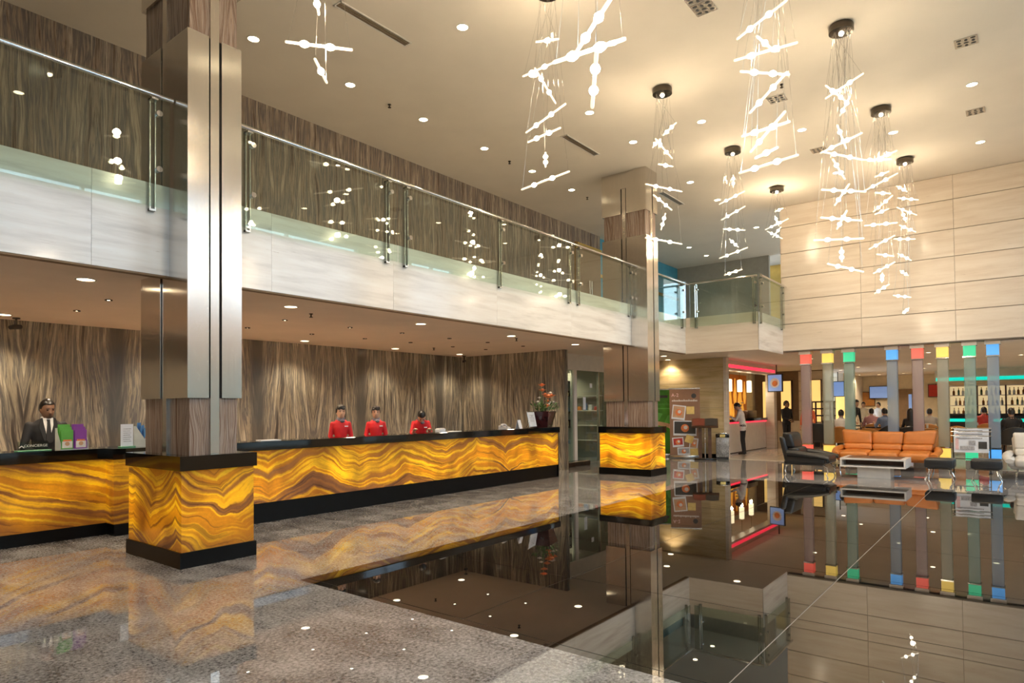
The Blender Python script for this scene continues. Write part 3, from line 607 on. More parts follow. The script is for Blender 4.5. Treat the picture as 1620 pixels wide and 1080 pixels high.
# ------------------------------------------------------------------ dining room shell
struct('wall_dining_back', B(36.0, 36.2, -6, 9.2, 0, ZS), 'plaster_cream'); struct('wall_dining_side', B(18.3, 37, -6.2, -6, 0, ZS), 'plaster_cream')
wc = struct('wall_dining_counter', B(18.72, 28.2, 8.95, 9.1, 0, ZS), 'joint_dark')
for i in range(5):
    for k in range(4): part(wc, 'wall_slab', B(18.75+i*1.88+.004, 18.75+(i+1)*1.88-.004, 8.91, 8.955, k*.7325+.004, (k+1)*.7325-.004), 'plaster_cream')
wi = struct('wall_dining_inner', B(28.0, 28.15, 6.2, 9.1, 0, ZS), 'plaster_brown')
for k in range(5): part(wi, 'wall_slab', B(27.96, 28.005, 6.2, 7.15, .9+k*.4+.006, .9+(k+1)*.4-.006), 'plaster_cream')
part(wi, 'wall_slab', B(27.96, 28.005, 6.2, 8.0, 0, .89), 'plaster_cream')
struct('wall_bulkhead', B(18.72, 24.4, 7.02, 7.30, 2.62, ZS), 'travertine')
one('led_strip', B(0, 5.5, -.02, .0, 0, .09), 'led_red', 'glowing red light strip along the bulkhead over the side counter', 'light strip', (18.75, 7.02, 2.70))
struct('wall_pier', B(24.1, 24.4, 7.0, 7.3, 0, 2.62), 'travertine')
for (x, y, l_) in ((27.9, 7.62, 'tall glowing yellow wall panel behind the waiter'), (27.9, 8.35, 'glowing yellow wall panel nearest the side counter'), (31.46, 6.3, 'glowing yellow panel past the brown wall in the dining room'), (27.9, 6.5, 'glowing yellow panel on the brown wall nearest the buffet')):
    t = thing('light_panel', l_, 'wall light', (x, y, .86)); part(t, 'diffuser', RB(-.05, .0, -.2, .2, 0, 1.66, r=.015, seg=2), 'panel_yellow'); part(t, 'frame', MB().box(-.06, .11, -.225, -.2, -.03, 1.69).box(-.06, .11, .2, .225, -.03, 1.69).box(-.06, .05, -.2, .2, -.03, 0).box(-.06, .05, -.2, .2, 1.66, 1.69), 'walnut')
struct('wall_dining_pier', B(31.55, 36, 6.2, 6.4, 0, ZS), 'plaster_cream')
# side counter
sc_ = thing('service_counter', 'side service counter with dark top and grey front under the red strip', 'counter', (18.75, 7.30, 0))
part(sc_, 'front_panel', B(0, 5.33, 0, .04, .02, 1.0), 'laminate_white'); part(sc_, 'body', B(0, 5.3, .04, .6, 0, 1.0), 'steel_satin'); part(sc_, 'counter_top', B(0, 5.34, -.06, .66, 1.0, 1.09), 'black_stone'); part(sc_, 'light_strip', B(0, 5.33, -.03, -.005, .955, .995), 'led_red')
ar = thing('amber_artwork', 'tall amber glass artwork with flame shapes behind the side counter', 'artwork', (25.6, 8.88, 1.0))
part(ar, 'panel', B(-1.15, 1.15, -.02, .02, 0, 1.75), 'print_orange')
for k, (x, z, h_, w_) in enumerate(((-.8, .1, 1.3, .18), (-.25, .5, 1.1, .16), (.3, .2, 1.4, .2), (.85, .6, .9, .15), (-.5, 0, .6, .14), (.6, 0, .7, .15))):
    part(ar, 'flame_shape', MB().prism([(x-w_*.3, z), (x+w_*.4, z), (x+w_, z+h_*.35), (x+w_*.5, z+h_*.7), (x+w_*.1, z+h_), (x-w_*.2, z+h_*.7), (x-w_, z+h_*.4)], 1, -.05, -.02), 'amber_art_light')
for i, x in enumerate((22.3, 23.3, 24.3)):
    t = thing('pendant_lamp', 'small white cylinder pendant lamp over the side counter', 'pendant lamp', (x-.6, 7.75, ZS), 0, 'pendants over the side counter')
    part(t, 'canopy', MB().lathe([(.06, 0), (.06, -.05), (.001, -.055)], n=14), 'gunmetal'); part(t, 'cord', MB().tube((0, 0, -.05), (0, 0, -.52), .005, n=6), 'gunmetal'); part(t, 'shade', MB().lathe([(.03, -.5), (.085, -.52), (.085, -.92), (.07, -.92)], n=18), 'pendant_shade'); point(t, (0, 0, -1.0), 14)
def tv(x, y, z, rz, label, w_=.62, h_=.42, hang=True):
    t = thing('television', label, 'television', (x, y, z), rz)
    part(t, 'casing', RB(-.03, .03, -w_/2-.03, w_/2+.03, -h_/2-.03, h_/2+.03, r=.012, seg=2), 'black_matte'); part(t, 'screen', B(-.033, -.028, -w_/2, w_/2, -h_/2, h_/2), 'screen_blue'); part(t, 'bracket', MB().box(.03, .10, -.05, .05, -.05, .05).tube((.08, 0, 0), (.08, 0, ZS-z if hang else .04), .02), 'gunmetal'); return t
t = tv(23.3, 6.72, 2.30, -.25, 'black hung television showing a plate of food beside the bulkhead', .5, .56)
part(t, 'picture', MB().tube((-.036, 0, 0), (-.034, 0, 0), .17, n=20), 'paper_white'); part(t, 'picture', MB().tube((-.038, 0, -.02), (-.036, 0, -.02), .10, n=16), 'print_orange')
tv(30.2, at(1325, 620, 0, 30.2).y, 2.2, 0, 'hung television with blue picture above the buffet', .5, .6)
tv(35.84, at(1395, 624, 0, 35.9).y, 2.12, 0, 'flat blue screen on the far cream dining wall', 1.0, .55, False)
t = thing('wall_picture', 'orange framed picture on the far cream dining wall', 'picture', (35.95, at(1368, 636, 0, 35.9).y, 1.45)); part(t, 'frame', B(-.03, .04, -.45, .45, 0, .7), 'walnut'); part(t, 'canvas', B(-.035, -.029, -.42, .42, .03, .67), 'leather_tan')
t = thing('wall_picture', 'small dark red picture near the bar shelves', 'picture', (35.95, at(1480, 622, 0, 35.9).y, 1.85)); part(t, 'frame', B(-.03, .04, -.3, .3, 0, .6), 'print_dark'); part(t, 'canvas', B(-.035, -.029, -.27, .27, .03, .57), 'print_red')
dr = struct('door_2', B(35.93, 36.0, at(1448, 640, 0, 36).y, at(1422, 640, 0, 36).y, 0, 2.25), 'plaster_brown', 'brown door in the far dining wall'); part(dr, 'lit_slot', B(35.90, 35.935, at(1443, 640, 0, 36).y, at(1438, 640, 0, 36).y, .6, 2.0), 'screen_blue')

# ------------------------------------------------------------------ glass light columns
cols8 = [(4.46, 'red'), (3.93, 'yellow'), (3.43, 'green'), (2.48, 'blue'), (1.95, 'red'), (1.45, 'yellow'), (.93, 'green'), (.50, 'blue')]
where = ['beside the black armchair, first of the row', 'second of the row behind the black armchair', 'behind one end of the orange sofa', 'behind the middle of the orange sofa', 'behind the sofa between blue and yellow ones', 'beside the other end of the orange sofa', 'behind the newspaper rack', 'last of the row, by the white armchair']
for (y, cn), wl_ in zip(cols8, where):
    t = thing('light_column', 'hammered glass column lit %s at its ends, %s' % (cn, wl_), 'light column', (18.2, y, 0), 0, 'lit glass columns of the dining room')
    q = .115
    part(t, 'foot', B(-q, q, -q, q, 0, .22), 'steel_satin'); part(t, 'light_box', B(-q, q, -q, q, .22, .48), 'box_'+cn); part(t, 'collar', B(-q-.012, q+.012, -q-.012, q+.012, .48, .51), 'chrome')
    part(t, 'glass_shaft', RB(-q+.005, q-.005, -q+.005, q-.005, .51, 2.57, r=.02, seg=2), 'glass_col_'+cn); part(t, 'collar', B(-q-.012, q+.012, -q-.012, q+.012, 2.57, 2.60), 'chrome')
    part(t, 'light_box', B(-q, q, -q, q, 2.60, 2.84), 'box_'+cn); part(t, 'head', B(-q-.03, q+.03, -q-.03, q+.03, 2.84, ZS), 'travertine')

# ------------------------------------------------------------------ lounge furniture
def flare(mb, k=.07, z0=.45, ky=0):
    for v in mb.v: v.x *= 1+k*max(0, v.z-z0)/.4; v.y += ky*max(0, v.z-z0)
    return mb
def sofa(name, label, cat, W, n, mat, loc, rz):
    t = thing(name, label, cat, loc, rz); s = W/2-.17; cw = 2*s/n
    part(t, 'base_frame', RB(-s-.08, s+.08, -.40, .42, .20, .30, r=.04), mat)
    for i in range(n):
        a, b = -s+i*cw, -s+(i+1)*cw
        m = RB(a+.004, b-.004, -.50, .30, .28, .45, r=.06, seg=4)
        for v in m.v: v.z -= .05*max(0, -v.y-.25)/.25; v.z += .015*math.cos((v.x-(a+b)/2)/cw*PI)
        part(t, 'seat_cushion', m, mat)
        part(t, 'lumbar_cushion', flare(RB(a+.004, b-.004, .10, .34, .43, .58, r=.05, seg=4), .07, .45, .25), mat)
        m = RB(a+.003, b-.003, .16, .36, .56, .86, r=.06, seg=4); m = flare(m, .10, .45, .28)
        for v in m.v: v.z += .05*(v.x/s)**2*max(0, v.z-.6)/.26
        part(t, 'back_cushion', m, mat)
    m = flare(RB(-s-.02, s+.02, .30, .44, .26, .82, r=.06), .10, .45, .28); part(t, 'back_frame', m, mat)
    for sg in (-1, 1):
        m = MB(); R = []
        for k in range(9):
            f = k/8; y = .34-.86*f; R.append(m.ring((sg*(s+.08+.05*math.sin(f*PI)), y, .46-.10*f**2), (0, 1, 0), .09-.02*f, 12, .075-.03*f))
        part(t, 'armrest', m.loft(R), mat)
        part(t, 'side_panel', RB(min(sg*(s-.01), sg*(s+.12)), max(sg*(s-.01), sg*(s+.12)), -.44, .38, .24, .42, r=.05), mat)
        for y, e in ((-.36, -.10), (.34, .08)): part(t, 'leg', MB().path([(sg*(s-.05), y, .21), (sg*(s-.04), y+e*.8, .15), (sg*(s-.02), y+e, .06), (sg*(s-.01), y+e*.7, .0)], [.016, .016, .014, .012], 8), 'chrome')
    return t
sofa('leather_sofa', 'three-seat orange leather sofa in front of the glass columns', 'sofa', 2.16, 3, 'leather_orange', (17.35, 2.53, 0), -PI/2)
sofa('leather_armchair', 'black leather armchair on chrome legs beside the coffee table', 'armchair', 1.06, 1, 'leather_black', (15.52, 3.78, 0), 0)
sofa('leather_armchair', 'cream white leather armchair past the newspaper rack', 'armchair', 1.06, 1, 'leather_white', (16.7, -.22, 0), -PI/2)
def ottoman(loc, label):
    t = thing('ottoman', label, 'stool', loc, 0); m = RB(-.27, .27, -.25, .25, .24, .42, r=.035, seg=3); part(t, 'cushion', m, 'leather_black'); part(t, 'frame', B(-.2, .2, -.2, .2, .215, .245), 'gunmetal')
    for a in (-1, 1):
        for b in (-1, 1): part(t, 'leg', MB().path([(a*.18, b*.16, .23), (a*.22, b*.18, .12), (a*.20, b*.22, .05), (a*.24, b*.24, 0)], [.012, .011, .010, .009], 6), 'chrome')
ottoman((15.55, 1.32, 0), 'square black leather ottoman in front of the orange sofa'); ottoman((15.75, .57, 0), 'square black leather ottoman in front of the newspaper rack')
t = thing('coffee_table', 'white box coffee table with open slot on a block foot', 'table', (15.32, 2.43, 0))
part(t, 'top_board', B(-.42, .42, -.59, .59, .375, .41), 'laminate_white'); part(t, 'bottom_board', B(-.42, .42, -.59, .59, .225, .255), 'laminate_white')
for s_ in (-1, 1): part(t, 'side_board', B(-.42, .42, min(s_*.59, s_*.56), max(s_*.59, s_*.56), .255, .375), 'laminate_white')
part(t, 'centre_board', B(.0, .03, -.56, .56, .255, .375), 'walnut'); part(t, 'block_foot', B(-.25, .25, -.30, .30, 0, .225), 'laminate_white'); part(t, 'glass_inlay', B(-.36, .36, -.5, .5, .41, .414), 'walnut')
# newspaper rack
t = thing('newspaper_rack', 'metal rack with three newspapers hung on rods by the glass columns', 'rack', (17.25, .89, 0))
part(t, 'frame', MB().tube((.12, -.33, 0), (.12, -.33, .95), .012).tube((.12, .33, 0), (.12, .33, .95), .012).box(-.14, .2, -.36, -.3, 0, .02).box(-.14, .2, .3, .36, 0, .02).tube((.12, -.33, .5), (.12, .33, .5), .01).tube((.12, -.33, .3), (.12, .33, .3), .01), 'gunmetal')
for k, (dx, zt) in enumerate(((.09, .97), (.03, .90), (-.04, .81))):
    ng = part(t, 'hanging_rod', MB().tube((dx, -.36, zt), (dx, .36, zt), .012), 'chrome')
    m = MB()
    m.add([(dx-.008+.006*math.sin(j*2), -.31+.62*j/6, z) for z in (zt, zt-.36) for j in range(7)]+[(dx+.008+.006*math.sin(j*2), -.31+.62*j/6, z) for z in (zt, zt-.36) for j in range(7)], [(j, j+1, j+8, j+7) for j in range(6)]+[(14+j, 15+j, 22+j, 21+j) for j in range(6)]+[(j, j+1, j+15, j+14) for j in range(6)]+[(7+j, 8+j, 22+j, 21+j) for j in range(6)])
    n_ = part(t, 'newspaper', m, 'paper_white')
    for (y0, y1, z0, z1, mt) in ((-.28, -.13, .12, .27, 'print_dark'), (-.08, .04, .10, .2, 'print_grey'), (.22, .28, .05, .3, 'print_pink'), (-.2, .26, .035, .06, 'print_grey'), (-.06, .2, .22, .3, 'print_grey')):
        part(n_, 'print', B(dx-.018, dx-.015, y0, y1, zt-z1, zt-z0), mt)
# banners
FACE = -1.19
def banner(loc, mat, label, w_=.86, h_=2.02):
    t = thing('roll_up_banner', label, 'banner', loc, FACE)
    part(t, 'base_box', RB(-w_/2-.02, w_/2+.02, -.09, .09, 0, .10, r=.02, seg=2), 'steel_satin'); part(t, 'sheet', B(-w_/2, w_/2, -.004, .0, .08, h_), mat); part(t, 'top_bar', B(-w_/2-.01, w_/2+.01, -.012, .008, h_, h_+.03), 'steel_satin'); part(t, 'support_pole', MB().tube((0, .03, .08), (0, .03, h_), .012), 'steel_satin')
    return t
def pr_(t, x0, x1, z0, z1, mat, tilt=0, d=-.006, name='print'):
    cx, cz = (x0+x1)/2, (z0+z1)/2; c, s = math.cos(tilt), math.sin(tilt); m = MB().box(x0, x1, d-.002, d, z0, z1)
    for v in m.v: dx, dz = v.x-cx, v.z-cz; v.x, v.z = cx+c*dx-s*dz, cz+s*dx+c*dz
    return part(t, name, m, mat)
t = banner((18.0, 7.76, 0), 'banner_brown', 'brown roll-up banner with pinned food photographs by the entry wall')
def letter(t, body, size, mat, x, z, d=-.007):
    me = text_mesh(body, size, mat); o = part(t, 'lettering', me, mat); o.location = (x, d, z); o.rotation_euler = (PI/2, 0, 0)
letter(t, 'A-2', .14, 'print_pink', -.27, 1.80); letter(t, 'food and drink at the hotel', .062, 'petal_white', 0, 1.67) if False else None
for k in range(26):
    pr_(t, -.36+k*.028, -.36+k*.028+.018, 1.66, 1.70+(.02 if k % 5 == 2 else 0), 'petal_white')
part(t, 'emblem', MB().tube((.26, -.006, 1.82), (.26, -.008, 1.82), .07, n=20), 'print_dark')
for (cx, cz, w_, h_, ti, fill) in ((-.17, 1.34, .38, .42, -.12, 'print_skin'), (0, .88, .66, .44, -.02, 'print_dark'), (-.2, .47, .32, .28, .08, 'print_red'), (.24, .42, .24, .34, -.12, 'print_skin'), (-.04, .20, .36, .24, .04, 'print_grey')):
    pr_(t, cx-w_/2, cx+w_/2, cz-h_/2, cz+h_/2, 'paper_white', ti, -.006, 'pinned_photo'); pr_(t, cx-w_/2+.03, cx+w_/2-.03, cz-h_/2+.06, cz+h_/2-.03, fill, ti, -.009, 'photo_picture')
    part(t, 'photo_dish', MB().tube((cx, -.011, cz), (cx, -.013, cz), min(w_, h_)*.26, n=16), 'petal_orange')
    part(t, 'photo_dish', MB().tube((cx+.02, -.013, cz+.02), (cx+.02, -.015, cz+.02), min(w_, h_)*.13, n=12), 'petal_white')
for (cx, cz, ti) in ((.16, 1.40, 0), (.12, .56, -.3), (.25, .18, .05)): pr_(t, cx-.11, cx+.11, cz-.11, cz+.11, 'card_yellow', ti, -.012, 'yellow_note')
t = banner((18.26, 8.63, 0), 'banner_green', 'bright green roll-up banner half hidden by the far column')
letter(t, 'Greenology', .13, 'print_green', .06, 1.55); pr_(t, -.3, .32, 1.44, 1.47, 'print_green'); pr_(t, -.2, .2, 1.78, 1.86, 'print_dark')
part(t, 'leaf_motif', MB().prism([(-.35, .9), (-.05, 1.12), (.05, 1.3), (-.15, 1.35), (-.36, 1.2)], 1, -.008, -.006), 'print_green'); part(t, 'leaf_motif', MB().prism([(.05, .95), (.35, 1.05), (.38, 1.3), (.2, 1.25)], 1, -.008, -.006), 'print_green')
part(t, 'arm_motif', MB().prism([(-.4, 1.02), (-.1, .95), (.2, .88), (.42, .75), (.42, .95), (.15, 1.02), (-.4, 1.14)], 1, -.011, -.009), 'print_skin')
# menu stand and litter bin
t = thing('menu_stand', 'dark wooden menu stand with open books beside the brown banner', 'lectern', (17.80, 7.08, 0), FACE)
part(t, 'base', RB(-.30, .30, -.18, .18, 0, .05, r=.01, seg=2), 'black_stone')
for s_ in (-.13, .13): part(t, 'post', B(s_-.045, s_+.045, -.05, .05, .05, 1.0), 'walnut')
part(t, 'centre_rod', MB().tube((0, -.06, .05), (0, -.06, 1.0), .018, n=12), 'chrome')
for z in (.45, .6, .75): part(t, 'rod_bead', MB().ball((0, -.06, z), .028, n=10, m=6), 'chrome')
xf = Matrix.Translation((0, 0, 1.04)) @ Matrix.Rotation(.62, 4, 'X')
part(t, 'tray', MB().rbox(-.36, .36, -.20, .20, -.015, .015, .01, 2, xf), 'walnut'); part(t, 'tray_lip', MB().rbox(-.36, .36, -.22, -.2, -.015, .05, .008, 2, xf), 'walnut')
for s_ in (-1, 1):
    m = MB()
    for k in range(6):
        pass
    pts = [(s_*(.01+.065*k), .022+.02*math.sin(k/5*PI)) for k in range(6)]
    m.add([xf @ Vector((x, y, z)) for y in (-.16, .17) for x, z in pts]+[xf @ Vector((x, y, .017)) for y in (-.16, .17) for x, z in pts], [(k, k+1, k+7, k+6) for k in range(5)]+[(12+k, 13+k, 19+k, 18+k) for k in range(5)]+[(k, k+1, k+13, k+12) for k in range(5)]+[(6+k, 7+k, 19+k, 18+k) for k in range(5)]+[(0, 6, 18, 12), (5, 11, 23, 17)])
    bk = one('menu_book', m, 'menu_maroon' if s_ < 0 else 'print_dark', '%s menu page lying open on the menu stand' % ('dark red' if s_ < 0 else 'dark grey'), 'menu', (17.80, 7.08, 0), FACE)
t = thing('litter_bin', 'speckled granite litter bin with black and brass lid by the entry wall', 'bin', (18.28, 6.76, 0), FACE)
part(t, 'body', RB(-.18, .18, -.16, .16, .06, .62, r=.02, seg=2), 'granite_bin'); part(t, 'foot', B(-.16, .16, -.14, .14, 0, .06), 'black_matte'); part(t, 'lid', RB(-.185, .185, -.165, .165, .62, .72, r=.015, seg=2), 'black_stone'); part(t, 'brass_flap', B(-.07, .07, -.170, -.165, .63, .71), 'brass'); part(t, 'ash_tray', RB(-.12, .12, -.1, .1, .72, .75, r=.01, seg=2), 'chrome'); part(t, 'side_slot', B(.183, .187, -.05, .05, .35, .55), 'black_matte')

# ------------------------------------------------------------------ people: one continuous body each
def person(label, loc, rz, cloth, H=1.70, lean=0.0, sit=False, arms=((.30, -.02, .0), (.30, -.02, .0)), skin='skin', hair='short', vox=.011, turn=0.0, nod=0.0, trousers='cloth_black', extras=(), group=None, sleeves=True, female=False):
    """local frame: facing +x, left is +y.  arms: for right and left (elbow forward, elbow out, wrist target or None)"""
    k = H/1.70
    t = thing('person', label, 'person', loc, rz, group)
    prim = []                                              # (MB, material index)
    mats = [skin, cloth, trousers, 'shoe']
    hipz = .56 if sit else .92
    hip = Vector((0, 0, hipz*k))
    rot = Matrix.Rotation(lean, 3, 'Y')
    def U(x, y, z): return hip+rot @ (Vector((x, y, z-.92))*k)     # upper body, leaning about the hip
    def cap(a, ra, b, rb, mi, n=10):
        a, b = Vector(a), Vector(b); d = (b-a).normalized(); m = MB()
        R = [m.ring(a-d*ra*.8, d, ra*.45, n), m.ring(a-d*ra*.35, d, ra*.9, n), m.ring(a, d, ra, n), m.ring(b, d, rb, n), m.ring(b+d*rb*.35, d, rb*.9, n), m.ring(b+d*rb*.8, d, rb*.45, n)]
        prim.append((m.loft(R), mi))
    sw = .80 if female else 1.0
    prof = [(.84, .095, .150), (.90, .112, .168), (.98, .105, .158 if not female else .150), (1.08, .100, .145 if not female else .125), (1.20, .112, .160 if not female else .145), (1.30, .115, .178), (1.38, .095, .178), (1.43, .07, .125), (1.465, .052, .062)]
    m = MB(); prim.append((m.loft([[U(rx*math.cos(2*PI*i/16)+.012*(z > 1.15), ry*sw*math.sin(2*PI*i/16), z) for i in range(16)] for z, rx, ry in prof]), 1))
    cap(U(0, 0, 1.43), .052*k, U(.012, 0, 1.53), .050*k, 0)
    hr = rot @ Matrix.Rotation(nod, 3, 'Y') @ Matrix.Rotation(turn, 3, 'Z'); hc = U(.015, 0, 1.47)
    def Hd(x, y, z): return hc+hr @ (Vector((x, y, z))*k)
    m = MB(); R = []
    for z, rx, ry, cx in ((.005, .045, .045, .035), (.02, .062, .052, .030), (.05, .083, .064, .018), (.09, .094, .072, .008), (.13, .098, .075, .002), (.17, .092, .073, -.002), (.205, .068, .058, -.004), (.228, .03, .028, -.004)):
        R.append([Hd(cx+rx*math.cos(2*PI*i/16), ry*math.sin(2*PI*i/16), z) for i in range(16)])
    prim.append((m.loft(R), 0))
    cap(Hd(.095, 0, .115), .009*k, Hd(.112, 0, .082), .013*k, 0, 8)                                    # nose
    for s in (-1, 1):
        m = MB(); m.ball((0, 0, 0), .022*k, .010*k, .032*k, 8, 6)
        for v in m.v: v[:] = Hd(0, s*.074, .10)+hr @ v
        prim.append((m, 0))
    for s, a in ((-1, arms[0]), (1, arms[1])):
        sh = U(0, s*.178*sw, 1.375); ef, eo, wr = a
        el = sh+rot @ Vector((ef*k*.55-.02*k, s*(.012+eo)*k, -math.sqrt(max(.03, .29**2-(ef*.55)**2))*k))
        if wr is None: wr = el+Vector((.05*k, 0, -.25*k))
        else: wr = hip+Vector((wr[0], s*wr[1], wr[2]-hipz))*k if len(wr) == 3 else wr
        d = (wr-el); L = min(max(d.length, .2*k), .27*k); wr = el+d.normalized()*L; d = d.normalized()
        ua = 1 if sleeves != 'none' else 0
        cap(sh, .056*k*sw, el, .043*k, ua); cap(el, .043*k, wr, .030*k, ua if sleeves is True else 0)
        # hand: palm, four curled fingers of unequal length and a thumb from the palm's side
        sd = d.cross(Vector((0, 0, 1))); sd = (sd if sd.length > .1 else Vector((0, 1, 0))).normalized(); nm = sd.cross(d).normalized()
        pc = wr+d*.05*k; cap(wr+d*.01*k, .026*k, wr+d*.08*k, .032*k, 0, 8)
        for j, fl_ in enumerate((.060, .072, .068, .052)):
            b0 = wr+d*.088*k+sd*((j-1.5)*.019*k); b1 = b0+(d*.8-nm*.25)*fl_*.55*k; b2 = b1+(d*.45-nm*.7)*fl_*.5*k
            cap(b0, .0095*k, b1, .009*k, 0, 6); cap(b1, .009*k, b2, .008*k, 0, 6)
        b0 = wr+d*.035*k-sd*s*.028*k; b1 = b0+(d*.6-sd*s*.7)*.04*k; cap(b0, .0115*k, b1, .0105*k, 0, 6); cap(b1, .0105*k, b1+(d*.9-nm*.2)*.03*k, .009*k, 0, 6)
    for s in (-1, 1):
        h0 = Vector((0, s*.085*k, hipz*k))
        if sit: kn = h0+Vector((.42*k, s*.03, .02*k)); an = Vector((kn.x-.02, kn.y, .09*k))
        else: kn = Vector((.02, s*.092*k, .49*k)); an = Vector((-.02, s*.10*k, .09*k))
        cap(h0, .088*k, kn, .060*k, 2); cap(kn, .060*k, an, .044*k, 2)
        cap(an+Vector((-.02, 0, -.045*k)), .040*k, an+Vector((.14*k, s*.015, -.055*k)), .034*k, 3)
    allm = MB(); kd_pts = []
    for pm, mi in prim:
        allm.add(pm.v, pm.f); kd_pts += [(v.copy(), mi) for v in pm.v]
        for f in pm.f:
            c = sum((pm.v[i] for i in f), Vector())/len(f); kd_pts.append((c, mi))
    zmin = min(v.z for v in allm.v)
    for v in allm.v: v.z -= zmin
    for v, mi in kd_pts: v.z -= zmin
    me = allm.mesh('tmp', 'skin', 0); o = bpy.data.objects.new('tmp', me); COL.objects.link(o)
    md = o.modifiers.new('r', 'REMESH'); md.mode = 'VOXEL'; md.voxel_size = vox
    ms = o.modifiers.new('s', 'SMOOTH'); ms.factor = .5; ms.iterations = 3
    dg = bpy.context.evaluated_depsgraph_get(); me2 = bpy.data.meshes.new_from_object(o.evaluated_get(dg)); bpy.data.objects.remove(o)
    me2.materials.clear()
    for mn in mats: me2.materials.append(MT[mn])
    kd = kdtree.KDTree(len(kd_pts))
    for i, (v, mi) in enumerate(kd_pts): kd.insert(v, i)
    kd.balance()
    me2.polygons.foreach_set('material_index', [kd_pts[kd.find(p.center)[1]][1] for p in me2.polygons]); me2.polygons.foreach_set('use_smooth', [True]*len(me2.polygons)); me2.name = 'body'
    body = link('body', me2, t)
    dz = Vector((0, 0, -zmin))
    def HD(x, y, z): return Hd(x, y, z)+dz
    # hair
    m = MB(); R = []
    for z, rx, ry, cx in ((.055, .03, .05, -.075), (.085, .075, .074, -.035), (.12, .095, .082, -.016), (.16, .104, .083, -.006), (.20, .090, .072, -.004), (.232, .055, .048, -.006), (.252, .018, .018, -.006)):
        R.append([HD(cx+(rx if math.cos(2*PI*i/16) < .45 or z > .175 else rx*.62)*math.cos(2*PI*i/16), ry*math.sin(2*PI*i/16), z) for i in range(16)])
    m.loft(R)
    if hair == 'bun':
        b = MB().ball((0, 0, 0), .045*k, n=10, m=6)
        for v in b.v: v[:] = HD(-.105, 0, .185)+v*1.15
        m.add(b.v, b.f)
        for (cx, cy_, cz, ra, rb, rc) in ((.012, .006, .200, .088, .084, .050), (.058, .022, .176, .046, .052, .030), (.05, -.035, .178, .046, .040, .028), (-.05, 0, .16, .075, .086, .075)):
            b = MB().ball((0, 0, 0), ra*k, rb*k, rc*k, 12, 8)
            for v in b.v: v[:] = HD(cx, cy_, cz)+hr @ v
            m.add(b.v, b.f)
        for s in (-1, 1):
            b = MB().ball((0, 0, 0), .05*k, .022*k, .062*k, 10, 6)
            for v in b.v: v[:] = HD(-.015, s*.068, .135)+hr @ v
            m.add(b.v, b.f)
    if hair == 'long':
        b = MB(); b.loft([b.ring(HD(-.05, 0, z), (0, 0, 1), .085*k*f, 12, .06*k*f) for z, f in ((.16, 1), (.05, 1.05), (-.08, 1.1), (-.2, .8))]); m.add(b.v, b.f)
    part(t, 'hair', m, 'hair', smooth=60)
    if vox < .016:
        for s in (-1, 1):
            e = MB().ball((0, 0, 0), .006*k, .013*k, .0065*k, 8, 5)
            for v in e.v: v[:] = HD(.092, s*.032, .122)+hr @ v
            part(t, 'eye', e, 'eye')
            e = MB().box(-.004, .004, -.018, .018, -.003, .003)
            for v in e.v: v[:] = HD(.096, s*.032, .143)+hr @ (v*k)
            part(t, 'eyebrow', e, 'hair')
        e = MB().ball((0, 0, 0), .008*k, .022*k, .006*k, 10, 5)
        for v in e.v: v[:] = HD(.088, 0, .050)+hr @ v
        part(t, 'mouth', e, 'lip')
    def UD(x, y, z): return U(x, y, z)+dz
    if 'suit' in extras:
        def slab_(name, pts, mat, d=.006):
            n = len(pts); m = MB(); m.add([UD(x, y, z) for x, y, z in pts]+[UD(x+d, y, z) for x, y, z in pts], [tuple(range(n)), tuple(n+i for i in range(n))]+[(i, (i+1) % n, n+(i+1) % n, n+i) for i in range(n)]); part(t, name, m, mat)
        slab_('shirt_front', [(.075, -.055, 1.47), (.075, .055, 1.47), (.112, .05, 1.38), (.130, .0, 1.16), (.112, -.05, 1.38)], 'cloth_white', .012)
        slab_('tie', [(.088, -.018, 1.452), (.088, .018, 1.452), (.112, .014, 1.425), (.145, .030, 1.20), (.150, .0, 1.15), (.145, -.030, 1.20), (.112, -.014, 1.425)], 'cloth_black', .014)
        for s in (-1, 1): slab_('lapel', [(.07, s*.06, 1.475), (.085, s*.085, 1.46), (.118, s*.10, 1.35), (.136, s*.045, 1.17), (.140, s*.005, 1.14), (.118, s*.048, 1.37)], 'cloth_black', .012)
        m = MB(); m.loft([m.ring(UD(.012, 0, 1.44), (0, 0, 1), .066*k, 14, .066*k), m.ring(UD(.012, 0, 1.485), (0, 0, 1), .062*k, 14, .060*k)]); part(t, 'collar', m, 'cloth_white')
    if 'scarf' in extras:
        m = MB(); m.loft([m.ring(UD(.012, 0, 1.425), (0, 0, 1), .082*k, 14, .080*k), m.ring(UD(.014, 0, 1.455), (0, 0, 1), .080*k, 14, .074*k), m.ring(UD(.012, 0, 1.495), (0, 0, 1), .064*k, 14, .062*k)]); part(t, 'scarf', m, 'scarf')
        m = MB().ball((0, 0, 0), .03*k, .045*k, .03*k, 10, 6)
        for v in m.v: v[:] = UD(.105, .02, 1.42)+v
        part(t, 'scarf_knot', m, 'scarf')
        m = MB().box(-.003, .003, -.03, .03, -.009, .009)
        for v in m.v: v[:] = UD(.128, .085, 1.325)+v*k
        part(t, 'name_badge', m, 'paper_white')
        m = MB(); m.loft([m.ring(UD(.0, 0, z), (0, 0, 1), r1*k, 16, r2*k) for z, r1, r2 in ((1.03, .152, .116), (1.09, .136, .112))]); part(t, 'sash', m, 'scarf')
    return t
def toward(x, y, extra=0): return math.atan2(-y, -x)+extra
